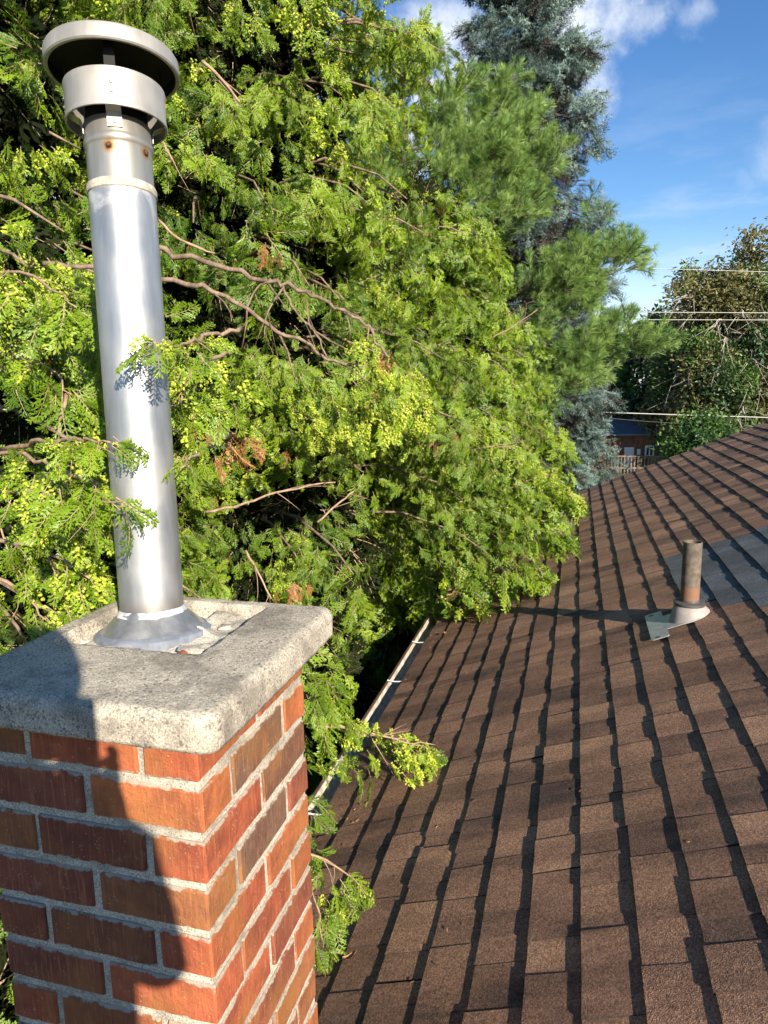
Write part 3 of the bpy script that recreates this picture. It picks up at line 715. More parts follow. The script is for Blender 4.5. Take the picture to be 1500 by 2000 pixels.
def cedar_spray(seed, ln=.15, cones=0, lod=0, leafmat=0, wk=1.):
    r = random.Random(seed); V = []; F = []; MI = []; X, Y, Z = Vector((1, 0, 0)), Vector((0, 1, 0)), Vector((0, 0, 1))
    bend = r.uniform(-.25, .25); droop = r.uniform(.10, .45); wd = (.0060 if lod == 0 else .0092)*wk
    def stem(q): return Vector((ln*q, ln*bend*q*q, -ln*droop*q*q))
    n = 8 if lod == 0 else 6
    mb = MB(); mb.tube([stem(i/3) for i in range(4)], [.0016, .0014, .001, .0006], 3, 1, False)
    V += [Vector(v) for v in mb.v]; F += mb.f; MI += [1]*len(mb.f)
    for i in range(n):
        q = .08+.86*(i+.5)/n; base = stem(q); t = (stem(q+.03)-stem(q-.03)).normalized()
        for sg in ((1, -1) if lod == 0 or i % 1 == 0 else (1,)):
            if r.random() < .06: continue
            lo = ln*(.46*(1-q)**.9+.13)*r.uniform(.6, 1.25)
            a = RAD(r.uniform(34, 52))*sg; sd = t.cross(Z).normalized()*-1; tw = r.uniform(-.45, .45)
            d = (t*math.cos(a)+sd*math.sin(a)+Z*tw*.5).normalized(); up = (Z+sd*r.uniform(-.5, .5)+t*r.uniform(-.3, .3)).normalized(); s2 = up.cross(d).normalized()
            kite(V, F, MI, base, d, s2, lo, wd*.9, leafmat, up, -lo*r.uniform(.05, .3))
            m_ = max(1, int(lo/(.0135 if lod == 0 else .022)))
            for j in range(m_):
                qq = .18+.72*(j+.5)/m_; b2 = base+d*(lo*qq)-up*(lo*.12*qq*qq)
                for s3 in (1, -1):
                    if r.random() < .10: continue
                    l2 = (.020 if lod == 0 else .028)*(1-.45*qq)*r.uniform(.7, 1.25)*(ln/.15)
                    a2 = RAD(r.uniform(32, 50))*s3; d2 = (d*math.cos(a2)+s2*math.sin(a2)+up*r.uniform(-.2, .1)).normalized()
                    kite(V, F, MI, b2, d2, up.cross(d2).normalized(), l2, wd*r.uniform(.8, 1.1), leafmat, up, -l2*.12)
    kite(V, F, MI, stem(.93), (stem(1)-stem(.95)).normalized(), Y, ln*.12, wd, leafmat, Z)
    for i in range(cones):
        q = r.uniform(.12, .85); b = stem(q)+Vector((r.uniform(-.01, .01), r.uniform(-1, 1)*ln*.30*(1.05-q), r.uniform(.002, .014)))
        ax = Vector((r.uniform(.0, 1), r.uniform(-.6, .6), r.uniform(-.5, .8))).normalized(); cone_geo(V, F, MI, b, ax, r.uniform(.0135, .019), r.uniform(.0036, .0050), 2)
    return proto('cedar_spray_mesh', V, F, MI, [M['cedar_in'] if seed >= 950 else M['dead'] if seed >= 900 else M['cedar'], M['bark_twig'], M['cone']])
def pine_twig(seed):
    r = random.Random(seed); V = []; F = []; MI = []; ln = .20
    mb = MB(); mb.tube([(0, 0, 0), (ln*.5, 0, .004), (ln, 0, .012)], [.004, .003, .002], 3, 1, False); V += [Vector(v) for v in mb.v]; F += mb.f; MI += [1]*len(mb.f)
    for i in range(85):
        q = r.choice((.35, .7, .97, 1.0))+r.uniform(-.06, .02); b = Vector((ln*q, 0, .012*q)); a = r.uniform(0, 6.283); sp = r.uniform(.15, 1.25)
        d = Vector((math.cos(sp), math.sin(sp)*math.cos(a), math.sin(sp)*math.sin(a)+.10)).normalized(); l2 = r.uniform(.075, .115)
        s2 = d.orthogonal().normalized(); s2.rotate(Matrix.Rotation(r.uniform(0, 6.28), 3, d)); n = len(V)
        V += [b-s2*.0014, b+s2*.0014, b+d*l2*.6+s2*.0012-Vector((0, 0, .004)), b+d*l2-Vector((0, 0, .012))]; F.append((n, n+1, n+2, n+3)); MI.append(0)
    return proto('pine_twig_mesh', V, F, MI, [M['pine'], M['bark_dark']])
def spruce_twig(seed, brown=False):
    r = random.Random(seed); V = []; F = []; MI = []; ln = .17
    axes = [(Vector((0, 0, 0)), Vector((1, 0, -.1)), ln)]
    for q in (.25, .45, .65):
        for sg in (1, -1): axes.append((Vector((ln*q, 0, -.1*ln*q)), Vector((.75, .65*sg, r.uniform(-.35, .1))), ln*(.75-.5*q)))
    for b0, d0, l0 in axes:
        d0 = d0.normalized(); n_ = int(l0/.0085)
        for i in range(n_):
            q = (i+r.random())/n_; a = r.uniform(0, 6.283); o1 = d0.orthogonal().normalized(); o2 = d0.cross(o1)
            d = (d0*.65+(o1*math.cos(a)+o2*math.sin(a))*.85+Vector((0, 0, .18))).normalized(); b = b0+d0*(l0*q); s2 = d.orthogonal().normalized(); w = .0042
            n = len(V); l2 = r.uniform(.020, .030); V += [b-s2*w*.6, b+s2*w*.6, b+d*l2*.6+s2*w*.5, b+d*l2, b+d*l2*.6-s2*w*.5]; F.append((n, n+1, n+2, n+3, n+4)); MI.append(0)
    return proto('spruce_twig_mesh', V, F, MI, [M['spruce_in'] if brown else M['spruce']])
def leaf_clump(seed, mat, n=16, size=.10, spread=.20):
    r = random.Random(seed); V = []; F = []; MI = []
    for i in range(n):
        c = Vector((r.gauss(0, 1), r.gauss(0, 1), r.gauss(0, .6)))*spread*.6; d = (Vector((r.uniform(-1, 1), r.uniform(-1, 1), r.uniform(-.9, .3)))).normalized()
        up = (Vector((0, 0, 1))+Vector((r.uniform(-.8, .8), r.uniform(-.8, .8), 0))).normalized(); s2 = up.cross(d).normalized(); up = d.cross(s2); l2 = size*r.uniform(.7, 1.3); w = l2*r.uniform(.38, .55)
        n0 = len(V); V += [c, c+d*l2*.35+s2*w*.5+up*.012, c+d*l2*.75+s2*w*.38, c+d*l2, c+d*l2*.75-s2*w*.38, c+d*l2*.35-s2*w*.5+up*.012]; F += [(n0, n0+1, n0+2, n0+3), (n0, n0+3, n0+4, n0+5)]; MI += [0, 0]
    return proto('leaf_clump_mesh', V, F, MI, [mat])
def crown(name, parent, protos, P, D, Nn, S, var, tint):
    """scatter sprays over points: one object, the sprays are instances of its own geometry"""
    n = len(P); me = bpy.data.meshes.new(name); me.vertices.add(n); me.vertices.foreach_set('co', np.asarray(P, np.float32).ravel())
    for nm, ty, arr in (('rot', 'FLOAT_VECTOR', eul(np.asarray(D), np.asarray(Nn))), ('scl', 'FLOAT', S), ('tint', 'FLOAT', tint)):
        a = me.attributes.new(nm, ty, 'POINT'); a.data.foreach_set('vector' if ty == 'FLOAT_VECTOR' else 'value', np.asarray(arr, np.float32).ravel())
    a = me.attributes.new('var', 'INT', 'POINT'); a.data.foreach_set('value', np.asarray(var, np.int32)); me.update()
    o = link(name, me, None, parent)
    for pr in protos:
        for m_ in pr.data.materials:
            if m_ and m_.name not in me.materials: me.materials.append(m_)
    g = bpy.data.node_groups.new(name+'_scatter', 'GeometryNodeTree')
    g.interface.new_socket('Geometry', in_out='INPUT', socket_type='NodeSocketGeometry'); g.interface.new_socket('Geometry', in_out='OUTPUT', socket_type='NodeSocketGeometry')
    gi = g.nodes.new('NodeGroupInput'); go = g.nodes.new('NodeGroupOutput'); iop = g.nodes.new('GeometryNodeInstanceOnPoints'); jn = g.nodes.new('GeometryNodeGeometryToInstance')
    for pr in reversed(protos):
        oi = g.nodes.new('GeometryNodeObjectInfo'); oi.inputs['Object'].default_value = pr; oi.inputs['As Instance'].default_value = False
        g.links.new(oi.outputs['Geometry'], jn.inputs[0])
    def attr(nm, ty):
        q = g.nodes.new('GeometryNodeInputNamedAttribute'); q.data_type = ty; q.inputs['Name'].default_value = nm; return q.outputs['Attribute']
    e2r = g.nodes.new('FunctionNodeEulerToRotation')
    g.links.new(attr('rot', 'FLOAT_VECTOR'), e2r.inputs[0]); g.links.new(e2r.outputs[0], iop.inputs['Rotation'])
    g.links.new(gi.outputs[0], iop.inputs['Points']); g.links.new(jn.outputs[0], iop.inputs['Instance']); iop.inputs['Pick Instance'].default_value = True
    g.links.new(attr('var', 'INT'), iop.inputs['Instance Index']); g.links.new(attr('scl', 'FLOAT'), iop.inputs['Scale']); g.links.new(iop.outputs[0], go.inputs[0])
    md = o.modifiers.new('scatter', 'NODES'); md.node_group = g; o['kind'] = 'stuff'
    return o
def branch_obj(name, pts_, r0, r1, mat, parent, n=7, twigs=0, seed=0, tl=.25):
    pts_ = [Vector(p) for p in pts_]; r = random.Random(seed)
    # smooth the polyline and let it wander
    q = []
    for i in range(len(pts_)-1):
        for k in range(4): q.append(pts_[i].lerp(pts_[i+1], k/4))
    q.append(pts_[-1])
    for _ in range(2): q = [q[0]]+[(q[i-1]+q[i]*2+q[i+1])/4 for i in range(1, len(q)-1)]+[q[-1]]
    L_ = sum((q[i+1]-q[i]).length for i in range(len(q)-1)); a = .012*L_
    q = [p+Vector((r.uniform(-a, a), r.uniform(-a, a), r.uniform(-a, a))) if 0 < i < len(q)-1 else p for i, p in enumerate(q)]
    mb = MB(); mb.tube(q, [r0+(r1-r0)*i/(len(q)-1) for i in range(len(q))], n)
    for k in range(twigs):
        i = r.randrange(len(q)//4, len(q)-1); d = (q[i+1]-q[i]).normalized(); d = (d+Vector((r.uniform(-1, 1), r.uniform(-1, 1), r.uniform(-1, .5)))*.8).normalized(); l2 = tl*r.uniform(.5, 1.2); rr = (r0+(r1-r0)*i/len(q))*.5
        w = Vector((r.uniform(-1, 1), r.uniform(-1, 1), r.uniform(-1, 0)))*.25*l2
        mb.tube([q[i], q[i]+d*l2*.4+w*.3, q[i]+d*l2*.75+w*.9, q[i]+d*l2+w*1.6], [rr, rr*.75, rr*.5, rr*.25], 5)
    return mb.build(name, mat, parent, True)
def cluster(name, protos, P, D, Nn, S, V, T):
    """several sprays joined into one branchlet mesh"""
    D = nrm(np.asarray(D)); Nn = np.asarray(Nn); Nn = nrm(Nn-D*(Nn*D).sum(1, keepdims=True)); Yv = np.cross(Nn, D)
    VV = []; FF = []; MI = []; FT = []; mats = []; cache = {}
    for i in range(len(P)):
        ob = protos[int(V[i])]
        if ob.name not in cache:
            me = ob.data; co = np.empty(len(me.vertices)*3); me.vertices.foreach_get('co', co); mp = []
            for m_ in me.materials:
                if m_ not in mats: mats.append(m_)
                mp.append(mats.index(m_))
            cache[ob.name] = (co.reshape(-1, 3), [tuple(q.vertices) for q in me.polygons], [mp[q.material_index] for q in me.polygons])
        co, fc, mi = cache[ob.name]; b = len(VV)
        VV.extend(map(tuple, (co*S[i])@np.stack([D[i], Yv[i], Nn[i]])+P[i])); FF.extend(tuple(k+b for k in q) for q in fc); MI.extend(mi); FT.extend([T[i]]*len(fc))
    me = mesh(name, VV, FF, False, MI)
    for m_ in mats: me.materials.append(m_)
    me.attributes.new('ft', 'FLOAT', 'FACE').data.foreach_set('value', FT)
    return bpy.data.objects.new(name, me)
def nrm(a): return a/(np.linalg.norm(a, axis=-1, keepdims=True)+1e-9)
UPV = np.array([0, 0, 1.])

CED = [cedar_spray(i, .12) for i in range(5)] + [cedar_spray(20+i, .12, 18) for i in range(3)] + [cedar_spray(40, .11, 30)] + [cedar_spray(900, .12), cedar_spray(901, .11), cedar_spray(950, .15, 0, 1), cedar_spray(951, .15, 0, 1)]
#       0-4 green, 5-7 with cones, 8 thick with cones, 9-10 dead
CEDL = [cedar_spray(60+i, .155, 0, 1) for i in range(4)] + [cedar_spray(80+i, .15, 10, 1) for i in range(2)] + [cedar_spray(84, .145, 18, 1)] + [cedar_spray(902, .15, 0, 1), cedar_spray(952, .15, 0, 1), cedar_spray(953, .15, 0, 1)]
class Leaves:
    def __init__(s): s.P = []; s.D = []; s.N = []; s.S = []; s.V = []; s.T = []
    def add(s, P, D, Nn, S, V, T):
        for l_, x in ((s.P, P), (s.D, D), (s.N, Nn), (s.S, S), (s.V, V), (s.T, T)): l_.append(np.asarray(x))
    def build(s, name, parent, protos):
        c = lambda x: np.concatenate(x); return crown(name, parent, protos, c(s.P), c(s.D), c(s.N), c(s.S), c(s.V), c(s.T))
def conefield(P):
    return np.array([mnoise.noise((p[0]*1.9+5, p[1]*1.9, p[2]*1.9)) for p in P])
def bough_sprays(lv, path, rng, n, spread, lod, cone_bias=0., smin=.7, smax=1.25, start=.25, tintb=.5, droop=.45):
    """sprays set along one bough: fans pointing outward and sideways, hanging at their tips"""
    path = np.asarray(path, float); k = len(path)-1
    q = start+(1-start)*rng.random(n)**.8; i = np.minimum((q*k).astype(int), k-1); fr = (q*k-i)[:, None]
    base = path[i]*(1-fr)+path[i+1]*fr; t = nrm(path[i+1]-path[i]); side = nrm(np.cross(t, UPV)); sg = rng.choice([-1., 1.], n)[:, None]
    w = spread*(1.15-q)[:, None]
    off = rng.random((n, 1))
    P = base+side*sg*w*off+UPV*(rng.normal(0, .25, (n, 1))*w-w*off*.35)+t*w*off*.5
    D = t*rng.uniform(.4, 1.0, (n, 1))+side*sg*rng.uniform(.1, .9, (n, 1))-UPV*rng.uniform(.1, 1.2, (n, 1))*droop*1.7+rng.normal(0, .18, (n, 3))
    Nn = UPV*rng.uniform(.1, 1.0, (n, 1))+t*rng.uniform(-.2, .8, (n, 1))+rng.normal(0, .45, (n, 3))
    cf = conefield(P)+rng.normal(0, .16, n)+cone_bias
    if lod == 0:
        V = rng.integers(0, 5, n); V = np.where(cf > .34, rng.integers(5, 8, n), V); V = np.where(cf > .55, 8, V); V = np.where(rng.random(n) < .006, rng.integers(9, 11, n), V)
    else:
        V = rng.integers(0, 4, n); V = np.where(cf > .28, rng.integers(4, 6, n), V); V = np.where(cf > .46, 6, V); V = np.where(rng.random(n) < .004, 7, V)
    T = np.clip(tintb+.30*cf+rng.normal(0, .20, n), 0, 1)
    lv.add(P, D, Nn, rng.uniform(smin, smax, n), V, T)
def branchlet(seed, protos, ids, n=18, ln=.40, spread=.15, smin=.7, smax=1.2, droop=.5, odd=None):
    rng = np.random.default_rng(seed); path = np.array([(0, 0, 0), (ln*.4, .02, .01), (ln*.75, -.01, -.01), (ln, .01, -.06)])+rng.normal(0, .012, (4, 3)); k = 3
    q = .05+.95*rng.random(n)**.9; i = np.minimum((q*k).astype(int), k-1); fr = (q*k-i)[:, None]; base = path[i]*(1-fr)+path[i+1]*fr; t_ = nrm(path[i+1]-path[i]); side = nrm(np.cross(t_, UPV)); sg = rng.choice([-1., 1.], n)[:, None]; w = spread*(1.2-q)[:, None]; of = rng.random((n, 1))
    P = base+side*sg*w*of+UPV*(rng.normal(0, .25, (n, 1))*w-w*of*.4)+t_*w*of*.5
    D = t_*rng.uniform(.4, 1.0, (n, 1))+side*sg*rng.uniform(.1, .9, (n, 1))-UPV*rng.uniform(.0, 1.15, (n, 1))*droop*1.6+rng.normal(0, .18, (n, 3))
    Nn = UPV*rng.uniform(.1, 1.0, (n, 1))+t_*rng.uniform(-.2, .8, (n, 1))+rng.normal(0, .45, (n, 3))
    V = rng.choice(ids, n)
    if odd is not None: V = np.where(rng.random(n) < .004, odd, V)
    return cluster('branchlet_mesh', protos, P, D, Nn, rng.uniform(smin, smax, n), V, rng.normal(0, .20, n))
NC = len(CED); CLA = [branchlet(300+i, CED, [0, 1, 2, 3, 4], odd=9) for i in range(9)] + [branchlet(320+i, CED, [0, 2, 5, 6, 7]) for i in range(4)] + [branchlet(330+i, CED, [3, 5, 6, 7, 8, 8], 20) for i in range(3)] + [branchlet(340+i, CED, [11, 12], 16, .5, .28, 1.2, 2.0) for i in range(3)]
CLB = [branchlet(400+i, CEDL, [0, 1, 2, 3], 16, .46, .18, odd=7) for i in range(7)] + [branchlet(420+i, CEDL, [0, 1, 4, 5], 16, .46, .18) for i in range(4)] + [branchlet(430+i, CEDL, [2, 4, 5, 6, 6], 18, .46, .18) for i in range(3)] + [branchlet(440+i, CEDL, [8, 9], 16, .5, .28, 1.2, 2.0) for i in range(3)]
# index ranges inside each list: green, some cones, many cones, shade-dark dead inner twigs
RA_ = ((NC, NC+9), (NC+9, NC+13), (NC+13, NC+16), (NC+16, NC+19)); NL = len(CEDL); RB_ = ((NL, NL+7), (NL+7, NL+11), (NL+11, NL+14), (NL+14, NL+17))
def bough_clusters(lv, path, rng, n, spread, lod, tintb, smin=.6, smax=1.1, start=.30):
    path = np.asarray(path, float); k = len(path)-1; R4 = RA_ if lod == 0 else RB_
    q = start+(1-start)*rng.random(n)**.7; i = np.minimum((q*k).astype(int), k-1); fr = (q*k-i)[:, None]
    base = path[i]*(1-fr)+path[i+1]*fr; t_ = nrm(path[i+1]-path[i]); side = nrm(np.cross(t_, UPV)); sg = rng.choice([-1., 1.], n)[:, None]; of = rng.random((n, 1)); w = spread*(1.2-q)[:, None]
    P = base+side*sg*w*of*.6+UPV*rng.normal(-.02, .05, (n, 1))-t_*.15
    D = t_*rng.uniform(.5, 1.1, (n, 1))+side*sg*of*1.1-UPV*rng.uniform(-.1, .55, (n, 1))+rng.normal(0, .12, (n, 3)); Nn = UPV+t_*rng.uniform(-.1, .6, (n, 1))+rng.normal(0, .35, (n, 3))
    cf = conefield(P)+rng.normal(0, .14, n); pick = lambda r: rng.integers(r[0], r[1], n)
    V = np.where(cf > .56, pick(R4[2]), np.where(cf > .32, pick(R4[1]), pick(R4[0])))
    lv.add(P, D, Nn, rng.uniform(smin, smax, n), V, np.clip(tintb+.25*cf+rng.normal(0, .12, n), 0, 1))
def cedar(name, label, tx, ty, zt, R, zlo, nb, ns, lod, seed, sx=1., azc=None, skip=None, ztop_r=.15, extra=None, smax=1.1, pw=1.0):
    """an old arborvitae: upswept boughs all round a straight trunk, ending in flat drooping sprays"""
    rng = np.random.default_rng(seed); root = empty(name, (tx, ty, GZ), label, 'cedar', 'cedars along the eave'); lv = Leaves()
    mb = MB(); zs = np.linspace(GZ-.05, zt-.5, 9); mb.tube([(tx+.05*math.sin(z*1.3+seed), ty+.05*math.cos(z*1.1+seed), z) for z in zs], np.linspace(.20, .03, 9), 12); mb.build('trunk', M['bark_cedar'], root, True)
    wood = MB()
    for b in range(nb):
        u = rng.random()**1.45; z = zlo+(zt-zlo)*u; r = R*(1-u*(1-ztop_r))**pw*(.72+.38*rng.random())
        az = rng.uniform(-math.pi, math.pi)
        if azc is not None and rng.random() < .78: az = azc+rng.normal(0, .85)
        d = np.array([math.cos(az), math.sin(az), 0.]); rise = rng.uniform(-.15, .30)
        p0 = np.array([tx, ty, z-.2]); sw = np.array([-d[1], d[0], 0])*rng.normal(0, .12)*r
        path = np.array([p0, p0+d*r*.35+UPV*(.12*r+rise*.3), p0+d*r*.7+sw*.6+UPV*(.12*r+rise*.4), p0+d*r*.9+sw+UPV*(.05*r+rise*.3), p0+d*r*1.0+sw*1.2+UPV*(-.02*r+rise*.2)])
        if not clear(path[-1:])[0] or not clear(path[-2:-1])[0]: continue
        m_ = max(2, int(round(ns*(.6+.6*rng.random())*(.6+.6*r/R)*(.64 if z > .5 and lod == 0 else 1.)))); bough_clusters(lv, path, rng, m_, .20+.10*r, lod, rng.uniform(.25, .80), smax=smax)
        wood.tube(path, [.020, .014, .010, .006, .003], 5)
    # dead inner twigs, painted near-black as crown shade, so that no sky shows through
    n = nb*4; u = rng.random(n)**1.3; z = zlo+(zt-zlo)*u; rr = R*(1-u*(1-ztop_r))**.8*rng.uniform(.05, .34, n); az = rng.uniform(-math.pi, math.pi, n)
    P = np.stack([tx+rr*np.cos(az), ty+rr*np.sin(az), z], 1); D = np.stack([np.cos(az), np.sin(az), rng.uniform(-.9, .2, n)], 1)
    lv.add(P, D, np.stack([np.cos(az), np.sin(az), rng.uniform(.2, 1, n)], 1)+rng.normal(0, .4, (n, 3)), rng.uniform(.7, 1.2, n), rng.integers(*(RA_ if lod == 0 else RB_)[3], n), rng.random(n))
    if extra: extra(root, lv, rng)
    wood.build('bough', M['bark_cedar'], root, True)['kind'] = 'stuff'
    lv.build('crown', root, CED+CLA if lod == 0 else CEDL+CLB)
    return root

# ------------------------------------------------------------------ cedars
def roof_z(x): return RZ0+(x-RX0)*math.tan(RA)
def clear(P, hero=False):
    x, y, z = P[:, 0], P[:, 1], P[:, 2]
    bad = (x > -1.16) & (z < RZ0+(x-RX0)*math.tan(RA)+.05)
    bad |= (x > -1.16) & (x < -.9) & (z < -1.78)
    if not hero:
        bad |= (x > CX0-.16) & (x < CX1+.12) & (y > CY0-.10) & (y < CY1+.17) & (z < -.34)
        bad |= (np.hypot(x-FX, y-FY) < .20) | ((np.hypot(x-FX, y-FY) < .30) & (z > .36))
        bad |= (x > -1.05) & (y < 1.25)
        bad |= (x > -1.5) & (y < 4.6) & (z < -1.25)      # open air beside the gutter near the chimney
        bad |= (P@np.array(CW) < 1.25)
    return ~bad
_build = Leaves.build
def build_clear(s, name, parent, protos):
    P, D, Nn, S, V, T = (np.concatenate(a) for a in (s.P, s.D, s.N, s.S, s.V, s.T)); H = getattr(s, 'hero', 0)
    k = clear(P); hm = np.zeros(len(P), bool)
    if H: hm[-H:] = clear(P[-H:], True); k[-H:] = False
    k |= hm; return crown(name, parent, protos, P[k], D[k], Nn[k], S[k], V[k], T[k])
Leaves.build = build_clear
def hero(lv, rng, pxs, n, spread, cone=0., tint=.5, smin=.5, smax=.95, start=.0, droop=.45, parent=None, r0=.006, dead=False):
    path = np.array([list(pt(*q)) for q in pxs]); m0 = len(lv.P)
    bough_sprays(lv, path, rng, n, spread, 0, cone, smin, smax, start, tint, droop)
    if dead: lv.V[-1][:] = rng.integers(9, 11, n); lv.T[-1][:] = rng.uniform(.2, 1, n)
    else: lv.V[-1] = np.where(lv.V[-1] > 8, 0, lv.V[-1])
    lv.hero = getattr(lv, 'hero', 0)+n
    if parent is not None: branch_obj('branch', [tuple(p) for p in path], r0, .0015, M['bark_twig'], parent, 6, 3, n, .10)
def extra_a(root, lv, rng):
    hero(lv, rng, [(-80, 880, 1.75), (10, 885, 1.6), (85, 900, 1.45), (150, 930, 1.30), (200, 965, 1.21), (240, 990, 1.17)], 36, .10, .05, .62, .45, .75, .05, .55, root)
    hero(lv, rng, [(0, 880, 1.62), (70, 868, 1.45), (130, 856, 1.32), (180, 858, 1.22), (215, 864, 1.18)], 20, .075, .18, .62, .35, .6, .1, .4, root)
    hero(lv, rng, [(0, 960, 1.6), (80, 960, 1.45), (140, 1000, 1.36), (175, 1040, 1.33)], 26, .12, .10, .55, .4, .7, .1, .6, root)
    hero(lv, rng, [(-40, 1060, 1.6), (50, 1060, 1.5), (120, 1090, 1.42), (175, 1130, 1.40)], 36, .16, .15, .5, .5, .85, .1, .6, root)
    hero(lv, rng, [(-60, 1140, 1.45), (0, 1130, 1.4), (50, 1160, 1.36), (90, 1210, 1.34)], 26, .15, .0, .4, .5, .9, .0, .6, root)
    hero(lv, rng, [(-80, 560, 1.9), (20, 530, 1.75), (110, 560, 1.6), (150, 600, 1.52)], 46, .2, .22, .6, .5, .95, .05, .5, root)
    hero(lv, rng, [(-80, 700, 2.0), (20, 690, 1.8), (100, 720, 1.65), (140, 770, 1.58)], 40, .2, .0, .45, .5, .95, .05, .6, root)
    hero(lv, rng, [(470, 640, 1.75), (420, 655, 1.6), (375, 668, 1.42), (335, 672, 1.26), (300, 668, 1.18)], 24, .085, .12, .62, .35, .62, .05, .4, root)
    hero(lv, rng, [(450, 690, 1.8), (400, 700, 1.6), (365, 740, 1.45), (352, 790, 1.40)], 34, .15, .15, .62, .45, .85, .05, .6, root)
    hero(lv, rng, [(450, 850, 1.7), (410, 868, 1.5), (372, 890, 1.35), (352, 915, 1.26)], 16, .08, .2, .62, .35, .6, .1, .6, root)
    hero(lv, rng, [(400, 760, 1.8), (425, 800, 1.72), (440, 840, 1.7), (445, 880, 1.7)], 8, .08, 0, .5, .6, .9, .2, .8, None, dead=True)
    branch_obj('branch', [pt(85, 515, 2.0), pt(130, 520, 2.0), pt(185, 522, 2.02), pt(260, 500, 2.1)], .008, .006, M['bark_cedar'], root, 7, 2, 5, .15)
    branch_obj('branch', [pt(105, 1158, 1.55), pt(125, 1170, 1.53), pt(160, 1196, 1.5)], .006, .005, M['bark_twig'], root, 6, 2, 9, .05)
    branch_obj('branch', [pt(130, 770, 1.6), pt(112, 850, 1.55), pt(150, 858, 1.5)], .005, .003, M['bark_twig'], root, 6, 2, 19, .05)
def extra_b(root, lv, rng):
    # boughs that reach over the gutter beside the chimney
    hero(lv, rng, [(470, 1380, 2.7), (590, 1410, 2.72), (680, 1425, 2.78), (770, 1445, 2.90), (835, 1458, 2.98)], 78, .30, .10, .55, .5, 1.0, .12, .55, root, .009)
    hero(lv, rng, [(740, 1440, 2.86), (790, 1455, 2.92), (835, 1460, 2.98)], 34, .15, .75, .8, .45, .8, .1, .5)
    hero(lv, rng, [(520, 1650, 1.95), (600, 1665, 1.93), (655, 1690, 1.95), (700, 1725, 2.0)], 17, .12, -.1, .55, .45, .8, .25, .4, root, .005)
    hero(lv, rng, [(540, 1660, 1.95), (605, 1720, 1.92), (625, 1790, 1.92), (632, 1850, 1.93)], 20, .12, -.1, .5, .45, .8, .25, .6, root, .004)
    hero(lv, rng, [(600, 1750, 1.9), (630, 1765, 1.9), (655, 1765, 1.92)], 8, .07, .6, .8, .4, .6, .2, .4)
    hero(lv, rng, [(500, 1560, 2.2), (590, 1570, 2.1), (610, 1600, 2.1)], 12, .1, -.2, .5, .45, .75, .4, .5)
    hero(lv, rng, [(480, 1300, 2.6), (560, 1290, 2.55), (620, 1310, 2.5), (650, 1360, 2.5)], 60, .28, .1, .5, .6, 1.1, .1, .6)
    hero(lv, rng, [(560, 1100, 3.4), (575, 1130, 3.3), (580, 1160, 3.3)], 9, .1, 0, .5, .5, .8, .2, .9, dead=True)
    hero(lv, rng, [(740, 650, 3.0), (748, 680, 3.0), (755, 700, 3.0)], 7, .06, 0, .5, .5, .8, .2, .9, dead=True)
    hero(lv, rng, [(520, 450, 3.2), (522, 480, 3.2), (524, 500, 3.2)], 6, .07, 0, .5, .5, .8, .2, .9, dead=True)
    # heavy fruiting clump at the end of the long bare limbs
    hero(lv, rng, [(660, 690, 2.95), (740, 700, 2.9), (790, 740, 2.88), (800, 800, 2.88)], 90, .34, .62, .8, .5, .95, .0, .6)
    hero(lv, rng, [(640, 780, 2.95), (700, 800, 2.92), (760, 830, 2.9)], 50, .26, .55, .75, .5, .95, .0, .6)
    hero(lv, rng, [(560, 800, 3.0), (620, 800, 2.98), (660, 850, 2.95)], 30, .22, .45, .7, .5, .95, .0, .6)
    D = 2.72
    for i, (pp, r0, r1, tw) in enumerate((
        ([(230, 470, D), (320, 492, D), (420, 520, D), (520, 548, D), (560, 556, D), (620, 580, D), (690, 618, D+.05), (730, 650, D+.1), (757, 700, D+.15)], .012, .005, 5),
        ([(230, 530, D), (320, 541, D), (400, 560, D), (480, 606, D), (560, 655, D), (640, 700, D+.05), (705, 722, D+.1)], .012, .005, 4),
        ([(553, 560, D), (575, 610, D), (620, 650, D), (640, 700, D)], .005, .003, 3), ([(553, 562, D), (520, 610, D), (516, 660, D+.02)], .004, .002, 3),
        ([(600, 590, D), (600, 640, D), (690, 690, D)], .004, .002, 3), ([(480, 606, D), (500, 560, D), (530, 545, D)], .004, .003, 1),
        ([(310, 265, 2.5), (330, 300, 2.5), (345, 330, 2.5)], .005, .003, 1), ([(395, 120, 2.7), (430, 150, 2.7), (468, 200, 2.7)], .007, .005, 2), ([(310, 430, 2.4), (350, 470, 2.4), (420, 495, 2.45)], .005, .003, 1),
        ([(400, 1000, 2.7), (480, 985, 2.7), (560, 955, 2.7), (655, 942, 2.75)], .006, .003, 4), ([(620, 1020, 2.8), (660, 985, 2.8), (690, 960, 2.8)], .005, .003, 2),
        ([(480, 1075, 2.9), (510, 1130, 2.9), (530, 1170, 2.9)], .005, .003, 3), ([(600, 1405, 2.70), (700, 1425, 2.78), (790, 1448, 2.9), (850, 1455, 3.0)], .007, .002, 5))):
        branch_obj('branch', [pt(*q) for q in pp], r0, r1, M['bark_twig'] if i > 5 else M['bark_cedar'], root, 7, tw, 30+i, .16)
